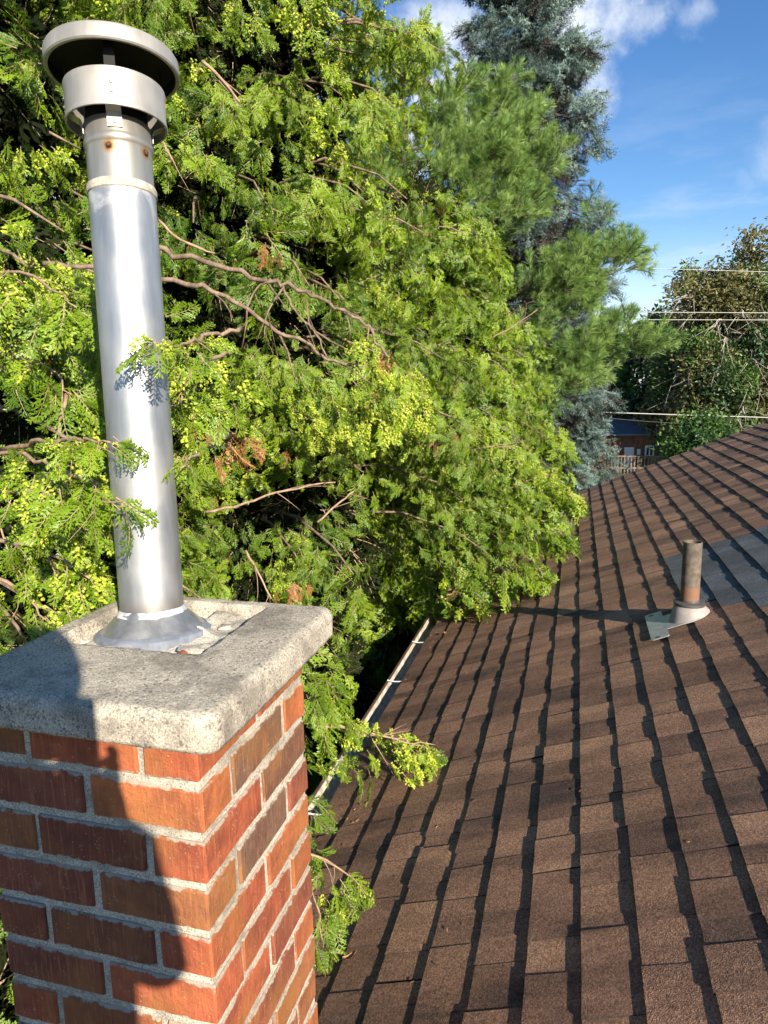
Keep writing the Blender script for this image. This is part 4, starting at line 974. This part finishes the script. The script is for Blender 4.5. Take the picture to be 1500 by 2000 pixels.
def extra_c(root, lv, rng):
    for i, (pp, r0, r1, tw) in enumerate((
        ([(800, 1000, 5.6), (860, 985, 5.5), (930, 975, 5.4), (1000, 950, 5.3), (1060, 930, 5.3)], .016, .006, 5), ([(780, 885, 5.6), (860, 880, 5.5), (950, 875, 5.4), (1010, 868, 5.4)], .011, .004, 4),
        ([(830, 1015, 5.5), (900, 1022, 5.4), (1000, 1025, 5.3), (1050, 1028, 5.2)], .010, .004, 4), ([(960, 660, 6.0), (1000, 640, 6.0), (1050, 605, 6.0)], .010, .004, 3),
        ([(680, 555, 5.2), (720, 545, 5.2), (760, 530, 5.2)], .010, .005, 2), ([(800, 690, 5.4), (840, 680, 5.4), (880, 668, 5.4)], .008, .004, 1), ([(740, 420, 5.6), (800, 440, 5.6), (870, 445, 5.6), (920, 455, 5.6)], .010, .004, 3))):
        branch_obj('branch', [pt(q[0], q[1], q[2]+.12) for q in pp], r0*.65, r1*.6, M['bark_twig'], root, 6, tw+3, 60+i, .25)
    for pp, n in (([(820, 1010, 5.6), (920, 1000, 5.4), (1020, 1020, 5.2), (1105, 1045, 5.1)], 170), ([(850, 1060, 5.2), (930, 1090, 5.1), (1000, 1105, 5.0), (1050, 1110, 4.95)], 110), ([(900, 930, 5.6), (1000, 920, 5.5), (1070, 930, 5.4), (1115, 960, 5.4)], 130),
                  ([(800, 1120, 4.9), (880, 1150, 4.8), (930, 1165, 4.75)], 70)):
        path = np.array([list(pt(*q)) for q in pp]); bough_sprays(lv, path, rng, n, .42, 1, .05, .7, 1.2, .0, .6, .5)
cedar('cedar', 'nearest cedar, left of the flue pipe, its sprays touching the metal', -2.95, 2.15, 7.0, 1.85, -3.6, 235, 8, 0, 101, azc=-.45, extra=extra_a, pw=.8)
cedar('cedar', 'tall cedar directly behind the chimney with long bare limbs and heavy yellow cones', -2.65, 4.65, 9.0, 2.12, -3.4, 420, 8, 0, 202, azc=-.75, extra=extra_b, pw=.5)
cedar('cedar', 'farthest cedar, its low boughs hanging over the eave and shingles', -2.0, 7.4, 2.0, 2.65, -3.0, 250, 7, 1, 303, azc=-.7, ztop_r=.35, extra=extra_c, smax=1.2)

# ------------------------------------------------------------------ white pine
PIN = [pine_twig(i) for i in range(4)]
Leaves.build = _build
rng = np.random.default_rng(8)
def pine_cluster(seed, n=9):
    r_ = np.random.default_rng(seed); q = r_.random(n); sg = r_.choice([-1., 1.], n); X = np.array([1., 0, 0])
    P = np.stack([.32*q, sg*.16*(1.1-q)*r_.random(n), r_.normal(0, .04, n)], 1); D = X*r_.uniform(.6, 1, (n, 1))+np.stack([np.zeros(n), sg*.5, r_.uniform(0, .6, n)], 1)+r_.normal(0, .15, (n, 3))
    return cluster('pine_branchlet_mesh', PIN, P, D, UPV+r_.normal(0, .4, (n, 3)), r_.uniform(.8, 1.25, n), r_.integers(0, 4, n), r_.normal(0, .18, n))
PINC = [pine_cluster(70+i) for i in range(8)]
pb = pt(800, 800, 10.8); pine = empty('pine', (pb.x, pb.y, GZ), 'soft green long-needled pine between the cedars and the blue spruce', 'pine tree')
mb = MB(); zs = np.linspace(GZ-.05, 4.4, 8); mb.tube([(pb.x+.06*math.sin(z), pb.y, z) for z in zs], np.linspace(.2, .05, 8), 10); mb.build('trunk', M['bark_dark'], pine, True)
lv = Leaves()
LIMBS = [(1035, 245, 10), (990, 225, 10.2), (930, 250, 10.3), (1085, 330, 9.8), (880, 255, 10.2), (870, 330, 9.9), (1050, 395, 9.9), (960, 310, 9.6), (840, 420, 10), (930, 400, 9.7), (1000, 430, 9.8), (985, 330, 9.7), (900, 200, 10.8),
         (1235, 520, 9.4), (1195, 505, 9.5), (1150, 545, 9.3), (1120, 520, 9.6), (1165, 590, 9.4), (1100, 570, 9.5), (1275, 690, 9.2), (1215, 675, 9.3), (1185, 705, 9.1), (1130, 720, 9.1), (1080, 640, 9.3), (1150, 740, 9.0),
         (845, 140, 10.4), (820, 110, 10.5), (905, 300, 10.0), (950, 360, 9.8), (1020, 300, 9.9), (890, 380, 9.8), (1010, 360, 9.7)]
for i, (px, py, d) in enumerate(LIMBS):
    e = pt(px-18, py+4, d); a = Vector((pb.x, pb.y, e.z-rng.uniform(.2, .55)-.12*(e-Vector((pb.x, pb.y, e.z))).length)); m1 = a.lerp(e, .5)+Vector((0, 0, -.12)); m2 = a.lerp(e, .8)+Vector((0, 0, -.06))
    path = np.array([list(a), list(m1), list(m2), list(e)]); n = 10; q = .48+.52*rng.random(n)**.7; k = np.minimum((q*3).astype(int), 2); fr = (q*3-k)[:, None]; base = path[k]*(1-fr)+path[k+1]*fr; t_ = nrm(path[k+1]-path[k]); side = nrm(np.cross(t_, UPV)); sg = rng.choice([-1., 1.], n)[:, None]; w = .40*(1.12-q)[:, None]+.05; of = rng.random((n, 1))
    P = base+side*sg*w*of+UPV*rng.normal(.03, .09, (n, 1))+t_*w*of*.6
    lv.add(P, t_*rng.uniform(.5, 1, (n, 1))+side*sg*of*.7+UPV*rng.uniform(.0, .75, (n, 1))+rng.normal(0, .2, (n, 3)), UPV+rng.normal(0, .5, (n, 3)), rng.uniform(.85, 1.3, n), rng.integers(0, 8, n), np.clip(rng.normal(.5, .18, n), 0, 1))
    branch_obj('branch', [a, m1, m2, e], .025, .005, M['bark_dark'], pine, 5, 2, i, .3)
for i in range(46):                                             # the rest of the whorls, behind and to the left
    z = rng.uniform(-2.5, 4.2); az = rng.uniform(1.2, 4.9); r = 2.9*(1-(z+2.5)/11)*rng.uniform(.6, 1); dd = np.array([math.cos(az), math.sin(az), .12]); p0 = np.array([pb.x, pb.y, z]); n = 8; q = .25+.75*rng.random(n); base = p0+dd*(r*q)[:, None]
    lv.add(base+rng.normal(0, .18, (n, 3)), dd+UPV*rng.uniform(0, .7, (n, 1))+rng.normal(0, .45, (n, 3)), UPV+rng.normal(0, .5, (n, 3)), rng.uniform(.9, 1.4, n), rng.integers(0, 8, n), np.clip(rng.normal(.4, .2, n), 0, 1))
lv.build('crown', pine, PINC)

# ------------------------------------------------------------------ blue spruce
SPR = [spruce_twig(i) for i in range(4)] + [spruce_twig(50+i, True) for i in range(2)]
rng = np.random.default_rng(21)
def spruce_cluster(seed, kind, n=12):
    r_ = np.random.default_rng(seed); q = r_.random(n); sg = r_.choice([-1., 1.], n); X = np.array([1., 0, 0])
    P = np.stack([.36*q, sg*.20*(1.1-q)*r_.random(n), -.16*r_.random(n)**2+r_.normal(0, .02, n)], 1)
    D = X*r_.uniform(.5, 1, (n, 1))+np.stack([np.zeros(n), sg*r_.uniform(.1, .8, n), -r_.uniform(-.15, .8, n)], 1)+r_.normal(0, .18, (n, 3)); ids = {0: [0, 1, 2, 3], 1: [0, 1, 4, 5], 2: [4, 5]}[kind]
    return cluster('spruce_branchlet_mesh', SPR, P, D, UPV+r_.normal(0, .4, (n, 3)), r_.uniform(1.1, 1.9, n), r_.choice(ids, n), r_.normal(0, .22, n))
SPRC = [spruce_cluster(80+i, 0) for i in range(6)]+[spruce_cluster(90+i, 1) for i in range(3)]+[spruce_cluster(95+i, 2) for i in range(3)]
sb = pt(1048, 700, 16.0); spruce = empty('blue_spruce', (sb.x, sb.y, GZ), 'tall narrow blue spruce with drooping silvery boughs against the sky', 'spruce tree')
mb = MB(); zs = np.linspace(GZ-.05, 13.5, 10); mb.tube([(sb.x+.04*math.sin(z), sb.y, z) for z in zs], np.linspace(.24, .04, 10), 10); mb.build('trunk', M['bark_dark'], spruce, True)
lv = Leaves(); wood = MB(); toc = np.array([-sb.x, -sb.y, 0.]); azc = math.atan2(toc[1], toc[0])
for b in range(430):
    z = rng.uniform(-4.2, 13.5); u = (z+4.2)/17.7; r = min(1.42, 1.6*(1-u)**.5+.1)*rng.uniform(.55, 1.12)
    az = rng.uniform(-math.pi, math.pi); dd = np.array([math.cos(az), math.sin(az), 0.]); p0 = np.array([sb.x-.045*max(0, z-2), sb.y, z+.35])
    path = np.array([p0, p0+dd*r*.4-UPV*.10*r, p0+dd*r*.75-UPV*.28*r, p0+dd*r*.93-UPV*.30*r, p0+dd*r*1.02-UPV*.24*r]); k_ = 4
    n = int(4+4.5*r/1.6); q = .2+.75*rng.random(n)**.8; i = np.minimum((q*k_).astype(int), k_-1); fr = (q*k_-i)[:, None]; base = path[i]*(1-fr)+path[i+1]*fr; t_ = nrm(path[i+1]-path[i]); side = nrm(np.cross(t_, UPV)); sg = rng.choice([-1., 1.], n)[:, None]; w = (.12+.16*r)*(1.15-q)[:, None]; of = rng.random((n, 1))
    P = base+side*sg*w*of-UPV*of*w*.55+UPV*rng.normal(0, .03, (n, 1)); inner = np.where(q < .42, 9, np.where(rng.random(n) < .3, 6, 0))
    lv.add(P, t_+side*sg*rng.uniform(.1, .9, (n, 1))-UPV*rng.uniform(-.15, .75, (n, 1))+rng.normal(0, .2, (n, 3)), UPV+rng.normal(0, .4, (n, 3)), rng.uniform(.8, 1.25, n), np.where(inner == 0, rng.integers(0, 6, n), inner+rng.integers(0, 3, n)), np.clip(rng.normal(.38, .28, n), 0, 1))
    # hanging curtains of older twigs
    n = 3; q = .05+.8*rng.random(n); i = np.minimum((q*k_).astype(int), k_-1); base = path[i]; lv.add(base-UPV*rng.uniform(.05, .34, (n, 1))+rng.normal(0, .07, (n, 3)), -UPV+dd*.3+rng.normal(0, .3, (n, 3)), dd+rng.normal(0, .4, (n, 3)), rng.uniform(.7, 1.1, n), np.where(rng.random(n) < .65, rng.integers(9, 12, n), rng.integers(6, 9, n)), np.clip(rng.normal(.3, .2, n), 0, 1))
    wood.tube(path, [.035, .025, .016, .010, .005], 5)
wood.build('bough', M['bark_dark'], spruce, True)['kind'] = 'stuff'
lv.build('crown', spruce, SPRC)

# ------------------------------------------------------------------ broadleaf trees beyond the roof
def broadleaf(name, label, cat, px, py, d, rx, rz, nclump, mats, seed, bare=0, size=.14, group=None, cluster=46, flat=.9):
    rng = np.random.default_rng(seed); c = np.array(list(pt(px, py, d))); root = empty(name, (c[0], c[1], GZ), label, cat, group)
    top = c[2]+rz*.7
    mb = MB(); zs = np.linspace(GZ-.1, top, 8); mb.tube([(c[0]+.25*math.sin(z*.6+seed), c[1]+.2*math.cos(z*.5), z) for z in zs], np.linspace(max(.05, .05*rz), .03, 8), 9); mb.build('trunk', M['bark_pale' if bare else 'bark_dark'], root, True)
    protos = [leaf_clump(seed*10+i, m_, 15, size, size*2.1) for i, m_ in enumerate(mats)]; lv = Leaves()
    # leaves gather in lobes whose centres crowd the crown's outer shell
    cc = nrm(rng.normal(0, 1, (cluster, 3)))*(rng.uniform(.45, 1.0, (cluster, 1))**.6); cc[:, 2] = np.where(cc[:, 2] < -.75, -.6, cc[:, 2]); taper = 1-.35*np.clip(cc[:, 2:3], 0, 1)
    cen = c+cc*np.array([rx, rx*flat, rz])*np.concatenate([taper, taper, np.ones_like(taper)], 1); lob = rng.uniform(.16, .34, cluster)
    for i in range(cluster):
        n = nclump//cluster; v_ = nrm(rng.normal(0, 1, (n, 3)))*(rng.random((n, 1))**.45)*np.array([rx*lob[i], rx*lob[i], rz*lob[i]*.8]); P = cen[i]+v_; out = nrm(v_)
        kind = int(rng.integers(0, len(mats)));  V = np.where(rng.random(n) < .75, kind, rng.integers(0, len(mats), n))
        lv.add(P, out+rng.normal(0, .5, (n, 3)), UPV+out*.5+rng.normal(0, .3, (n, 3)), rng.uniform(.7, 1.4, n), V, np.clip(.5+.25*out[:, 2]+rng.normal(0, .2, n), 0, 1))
    for i in range(bare):
        az = rng.uniform(-2.8, -.3); a = Vector((c[0], c[1], c[2]+rng.uniform(-.75, .35)*rz)); l_ = rx*rng.uniform(.6, 1.05); dd = Vector((math.cos(az), math.sin(az), rng.uniform(.0, .8))); e = a+dd*l_
        branch_obj('branch', [a, a+dd*l_*.45+Vector((0, 0, .06*l_)), a+dd*l_*.8+Vector((0, 0, .10*l_)), e-Vector((0, 0, .1*l_))], .075, .016, M['bark_pale'], root, 6, 9, seed*7+i, rx*.38)
    k = 0
    for i in range(0, cluster, 3):
        a = Vector((c[0], c[1], c[2]-rz*.5+(cen[i][2]-c[2])*.45)); e = Vector(cen[i]); branch_obj('branch', [a, a.lerp(e, .5)+Vector((0, 0, .1)), e], .06, .02, M['bark_pale' if bare else 'bark_dark'], root, 5, 2, seed+i, rx*.2)
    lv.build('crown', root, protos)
    return root
broadleaf('broadleaf_tree', 'thin half-bare tree at the right with pale dead limbs and olive leaves', 'tree', 1425, 705, 34, 3.8, 5.4, 5400, [M['leaf_olive'], M['leaf_olive'], M['leaf_green'], M['leaf_dark'], M['leaf_olive']], 5, 30, .19, cluster=62)
broadleaf('broadleaf_tree', 'dark green round tree between the pine and the half-bare tree', 'tree', 1262, 770, 40, 3.3, 4.4, 3600, [M['leaf_dark'], M['leaf_dark'], M['leaf_green']], 6, 0, .22, cluster=40)
broadleaf('broadleaf_tree', 'dark tree behind the half-bare tree, at the right edge', 'tree', 1545, 720, 44, 4.4, 6.2, 3600, [M['leaf_dark'], M['leaf_green']], 7, 0, .26, cluster=40)
broadleaf('broadleaf_tree', 'wide dark tree mass behind the small shed', 'tree', 1330, 830, 52, 8.0, 4.2, 5200, [M['leaf_dark']], 8, 0, .30, cluster=60)
broadleaf('shrub', 'bright green leafy shrub beside the shed, just over the roof edge', 'shrub', 1378, 868, 27, 1.2, .95, 1300, [M['leaf_green'], M['leaf_green'], M['leaf_dark']], 9, 0, .16, cluster=26)

# ------------------------------------------------------------------ shed, railing, wires
sh = pt(1245, 925, 37); sz0 = GZ; shed = empty('shed', (sh.x, sh.y, sz0), 'small brown wooden shed with a blue-grey roof and a white door', 'shed')
M['shed_wood'] = mat_bark('stained_boards', (.12, .055, .032), (.24, .12, .07), 5); M['shed_roof'] = simple('blue_grey_metal_roof', (.11, .135, .16), .5, .1, .2, 2)
M['white'] = simple('white_paint', (.72, .70, .66), .6, 0, .1, 4); M['glass'] = simple('dark_glass', (.03, .04, .05), .1, 0, .1, 3)
top = pt(1245, 846, 37).z; wx = [pt(px, 880, 37).x for px in (1128, 1292)]; y0 = sh.y
nb_ = 17
for i in range(nb_):
    a = wx[0]+(wx[1]-wx[0])*i/nb_; b = wx[0]+(wx[1]-wx[0])*(i+1)/nb_; mb = MB(); mb.box((a+.008, y0+.004*(i % 3), sz0), (b-.008, y0+.05, top)); mb.build('board', M['shed_wood'], shed)
mb = MB(); mb.box((wx[0]+.02, y0+.06, sz0), (wx[1]-.02, y0+3.2, top)); mb.build('wall', M['shed_wood'], shed)
mb = MB(); ov = .35; rz_ = pt(1245, 811, 38.4).z; xa, xb, ya, yb = wx[0]-ov, wx[1]+ov, y0-ov, y0+3.2+ov; ym = (ya+yb)/2
v = [(xa, ya, top), (xb, ya, top), (xb, yb, top), (xa, yb, top), (xa+1.6, ym, rz_), (xb-1.9, ym, rz_)]; v += [(x, y, z-.08) for x, y, z in v[:4]]
mb.add(v, [(0, 1, 5, 4), (1, 2, 5), (2, 3, 4, 5), (3, 0, 4), (0, 6, 7, 1), (1, 7, 8, 2), (2, 8, 9, 3), (3, 9, 6, 0), (6, 9, 8, 7)]); mb.build('roof', M['shed_roof'], shed)
def rectpx(x0, y0_, x1, y1, off, th, name, mat, parent):
    a = pt(x0, y1, 37); b = pt(x1, y0_, 37); mb = MB(); mb.box((a.x, y0-off-th, a.z), (b.x, y0-off, b.z)); return mb.build(name, mat, parent)
dr = rectpx(1218, 873, 1238, 925, .004, .05, 'door', M['white'], shed); rectpx(1234.5, 899, 1236.5, 902, .06, .05, 'handle', M['wood'], dr)
wn = rectpx(1258, 868, 1276, 891, .004, .04, 'window', M['white'], shed); rectpx(1261, 871, 1266, 888, .046, .01, 'pane', M['glass'], wn); rectpx(1268, 871, 1273, 888, .046, .01, 'pane', M['glass'], wn)
rectpx(1243, 876, 1250, 887, .004, .12, 'meter_box', M['white'], shed)
rl = empty('railing', (sh.x, sh.y-1.2, GZ), 'weathered wooden railing in front of the shed', 'railing'); zA, zB = pt(1245, 890, 36).z, pt(1245, 913, 36).z; yr = y0-1.2
M['grey_wood'] = mat_bark('grey_wood', (.12, .085, .06), (.25, .19, .14), 6)
for z in (zA, zB): mb = MB(); mb.box((wx[0], yr, z-.05), (wx[1]+.6, yr+.05, z+.03)); mb.build('rail', M['grey_wood'], rl)
for i in range(30): x = wx[0]+.1+i*(wx[1]+.4-wx[0])/29; mb = MB(); mb.box((x-.03, yr+.053, zB-.8), (x+.03, yr+.08, zA-.02)); mb.build('slat', M['grey_wood'], rl)
for x in (wx[0]+.05, sh.x, wx[1]+.5): mb = MB(); mb.box((x-.05, yr+.083, GZ), (x+.05, yr+.18, zA+.04)); mb.build('post', M['grey_wood'], rl)
M['cable'] = simple('pale_cable', (.42, .40, .36), .6)
poles = []
for nm, px in (('utility pole hidden behind the blue spruce', 960), ('utility pole past the right edge of the roof', 1830)):
    q = pt(px, 700, 29); up_ = empty('utility_pole', (q.x, q.y, GZ), nm, 'utility pole'); mb = MB(); mb.tube([(q.x, q.y, GZ-.1), (q.x, q.y, 6.2)], [.14, .10], 10); mb.build('pole', M['grey_wood'], up_, True); mb = MB(); mb.box((q.x-.9, q.y-.06, 5.2), (q.x+.9, q.y+.06, 5.32)); mb.build('crossarm', M['grey_wood'], up_)
for lab, pp, r in (('topmost pale wire crossing the half-bare tree', [(960, 515, 29), (1130, 521, 29), (1325, 526, 29), (1500, 531, 29), (1830, 536, 29)], .0125),
                   ('upper of the two close parallel wires over the trees', [(960, 606, 29), (1130, 609, 29), (1310, 610, 29), (1500, 611, 29), (1830, 606, 29)], .0145),
                   ('lower of the two close parallel wires over the trees', [(960, 622, 29), (1130, 624, 29), (1300, 624.5, 29), (1500, 625, 29), (1830, 622, 29)], .0145),
                   ('lowest pale wire running just above the shed and roof', [(960, 795, 29), (1130, 803, 29), (1200, 806, 29), (1350, 811, 29), (1500, 815.5, 29), (1830, 820, 29)], .021),
                   ('thin dark wire sagging below the lowest pale wire', [(960, 800, 29.5), (1130, 812, 29.5), (1250, 822, 29.5), (1400, 832, 29.5), (1520, 836, 29.5), (1830, 830, 29.5)], .010)):
    mb = MB(); mb.tube([pt(*q) for q in pp], r, 6); o = mb.build('overhead_wire', M['cable'] if r > .011 else M['rubber'], None, True); tag(o, lab, 'wire', 'overhead wires')

# ------------------------------------------------------------------ dry leaves on the shingles
M['dry'] = simple('dry_leaf', (.42, .22, .11), .8, 0, .3, 200)
def on_roof(px, py):
    d = pt(px, py, 1.0); n_ = Vector((-RSX, 0, RCX)); return d*(Vector((RX0, 0, RZ0)).dot(n_)/d.dot(n_))
for lab, px, py, a in (('curled dry leaf on the shingles low down beside the chimney', 683, 1876, .5), ('dry leaf on the shingles near the gutter', 869, 1240, 2.1)):
    c = on_roof(px, py); mb = MB(); s_ = .022; ca, sa = math.cos(a), math.sin(a); v = []
    for i in range(5):
        q = i/4; w = .45*math.sin(math.pi*(.08+.84*q)); zc = .006+.010*(2*q-1)**2
        for sg in (-1, 0, 1): x, y = (q-.5)*2*s_, sg*w*s_; v.append(tuple(c+Vector(((x*ca-y*sa)*RCX, x*sa+y*ca, (x*ca-y*sa)*RSX+zc+(.008 if sg else 0)))))
    f = [(i*3+j, i*3+j+1, i*3+j+4, i*3+j+3) for i in range(4) for j in range(2)]; mb.add(v, f); tag(mb.build('dry_leaf', M['dry'], None, True), lab, 'leaf', 'dry leaves on the roof')

# ------------------------------------------------------------------ the photographer, standing on the roof behind the lens (only the shadow falls into the picture)
def skin_body(name, J, E_, R_, mats, parent=None, root=0, sub=2):
    bm = bmesh.new(); ly = bm.verts.layers.skin.verify(); vs = [bm.verts.new(j) for j in J]
    for v_, r in zip(vs, R_): v_[ly].radius = (r if hasattr(r, '__len__') else (r, r))
    for a, b in E_: bm.edges.new((vs[a], vs[b]))
    vs[root][ly].use_root = True
    me = bpy.data.meshes.new(name); bm.to_mesh(me); bm.free(); o = link(name, me, mats, parent)
    sk = o.modifiers.new('skin', 'SKIN'); sk.use_smooth_shade = True; sb_ = o.modifiers.new('sub', 'SUBSURF'); sb_.levels = sub; sb_.render_levels = sub
    return o
fzL, fzR = roof_z(.08)+.05, roof_z(.36)+.05
J = [(.215, -.47, -.47), (.215, -.46, -.30), (.21, -.45, -.12), (.20, -.42, .02), (.185, -.40, .09), (.175, -.375, .17), (.175, -.37, .27),      # 0 pelvis .. 4 neck 5 head 6 crown
     (.37, -.43, -.02), (.375, -.37, -.25), (.11, -.13, -.165), (.035, -.055, -.10),                                                       # 7-10 right arm
     (.02, -.43, -.01), (-.06, -.34, -.27), (-.085, -.13, -.165), (-.078, -.055, -.10),                                                     # 11-14 left arm
     (.31, -.46, -.54), (.35, -.40, -.90), (.36, -.46, fzR+.02), (.36, -.30, fzR-.01),                                                        # 15-18 right leg
     (.12, -.46, -.54), (.10, -.38, -.92), (.08, -.44, fzL+.02), (.08, -.28, fzL-.01)]
Ed = [(0, 1), (1, 2), (2, 3), (3, 4), (4, 5), (5, 6), (3, 7), (7, 8), (8, 9), (9, 10), (3, 11), (11, 12), (12, 13), (13, 14), (0, 15), (15, 16), (16, 17), (17, 18), (0, 19), (19, 20), (20, 21), (21, 22)]
Rr = [(.17, .12), (.175, .12), (.185, .13), (.13, .10), .055, (.078, .095), (.065, .08), .062, .046, .033, .030, .062, .046, .033, .030, .092, .062, .048, .042, .092, .062, .048, .042]
m, t, p = new_mat('clothes_and_skin'); g_ = nd(t, 'ShaderNodeNewGeometry'); s_ = nd(t, 'ShaderNodeSeparateXYZ'); t.links.new(g_.outputs['Position'], s_.inputs[0])
col = mixrgb(t, mrange(t, s_.outputs['Z'], -.505, -.495, 0, 1, False), (.03, .04, .07), (.10, .12, .15)); col = mixrgb(t, mrange(t, s_.outputs['Z'], .065, .07, 0, 1, False), col, (.48, .30, .22))
col = mixrgb(t, mrange(t, s_.outputs['Y'], -.16, -.15, 0, 1, False), col, (.48, .30, .22)); t.links.new(col, p.inputs['Base Color']); p.inputs['Roughness'].default_value = .75
person = empty('person', (.15, -.42, roof_z(.15)), 'person in dark clothes standing on the roof, seen only as the shadow on the chimney', 'person')
skin_body('body', J, Ed, Rr, m, person)
mb = MB(); mb.lathe([(.001, .125), (.05, .115), (.082, .075), (.094, .03), (.096, -.01), (.088, -.035)], (.175, -.385, .215), 20); mb.build('hair', simple('dark_hair', (.03, .022, .018), .6), person, True)
for sx, px_ in ((1, .030), (-1, -.078)):                          # four fingers round each side of the phone, a thumb behind it
    for k in range(4):
        z = -.075-.019*k; skin_body('finger', [(px_+.004*sx, -.050, z-.004), (px_+.012*sx, -.028, z), (px_-.004*sx, -.0095-.001*k, z+.002), (px_-.018*sx, -.0075, z+.003)], [(0, 1), (1, 2), (2, 3)], [.0095, .009, .008, .0065], m, person, 0, 1)
    skin_body('thumb', [(px_, -.060, -.105), (px_-.008*sx, -.048, -.075), (px_-.020*sx, -.036, -.055)], [(0, 1), (1, 2)], [.011, .0095, .008], m, person, 0, 1)
mb = MB(); mb.box((-.066, -.0245, -.148), (.010, -.0165, .012)); ph = mb.build('smartphone', simple('black_glass', (.02, .02, .022), .2), None); bevel_mod(ph, .004, 3); tag(ph, 'black smartphone held up in both hands by the photographer', 'phone')

# ------------------------------------------------------------------ fallen cedar bits caught on the lower courses
rl_ = random.Random(77); mb = MB()
for i in range(420):
    y = rl_.uniform(1.4, 7.6); s_ = S_EAVE+abs(rl_.gauss(0, .28))+.01
    if rl_.random() < .15: s_ = rl_.uniform(-7*EXP, 5*EXP)
    k = (s_/EXP) % 1.0; h = .0042-.0080*k; c = rp(s_, y, h); a = rl_.uniform(0, 6.283); ln = rl_.uniform(.004, .013); w = ln*rl_.uniform(.12, .3)
    u_ = Vector((RCX*math.cos(a), math.sin(a), RSX*math.cos(a))); v_ = Vector((-RCX*math.sin(a), math.cos(a), -RSX*math.sin(a))); n_ = Vector((-RSX, 0, RCX))
    mb.add([c-u_*ln, c+v_*w+n_*.002, c+u_*ln+n_*.001, c-v_*w], [(0, 1, 2, 3)], rl_.randrange(2))
M['litter_dark'] = simple('dark_litter', (.16, .085, .04), .9)
tag(mb.build('cedar_litter', [M['dry'], M['litter_dark']], None), 'brown cedar litter strewn over the lower shingles along the gutter', 'litter', kind='stuff')
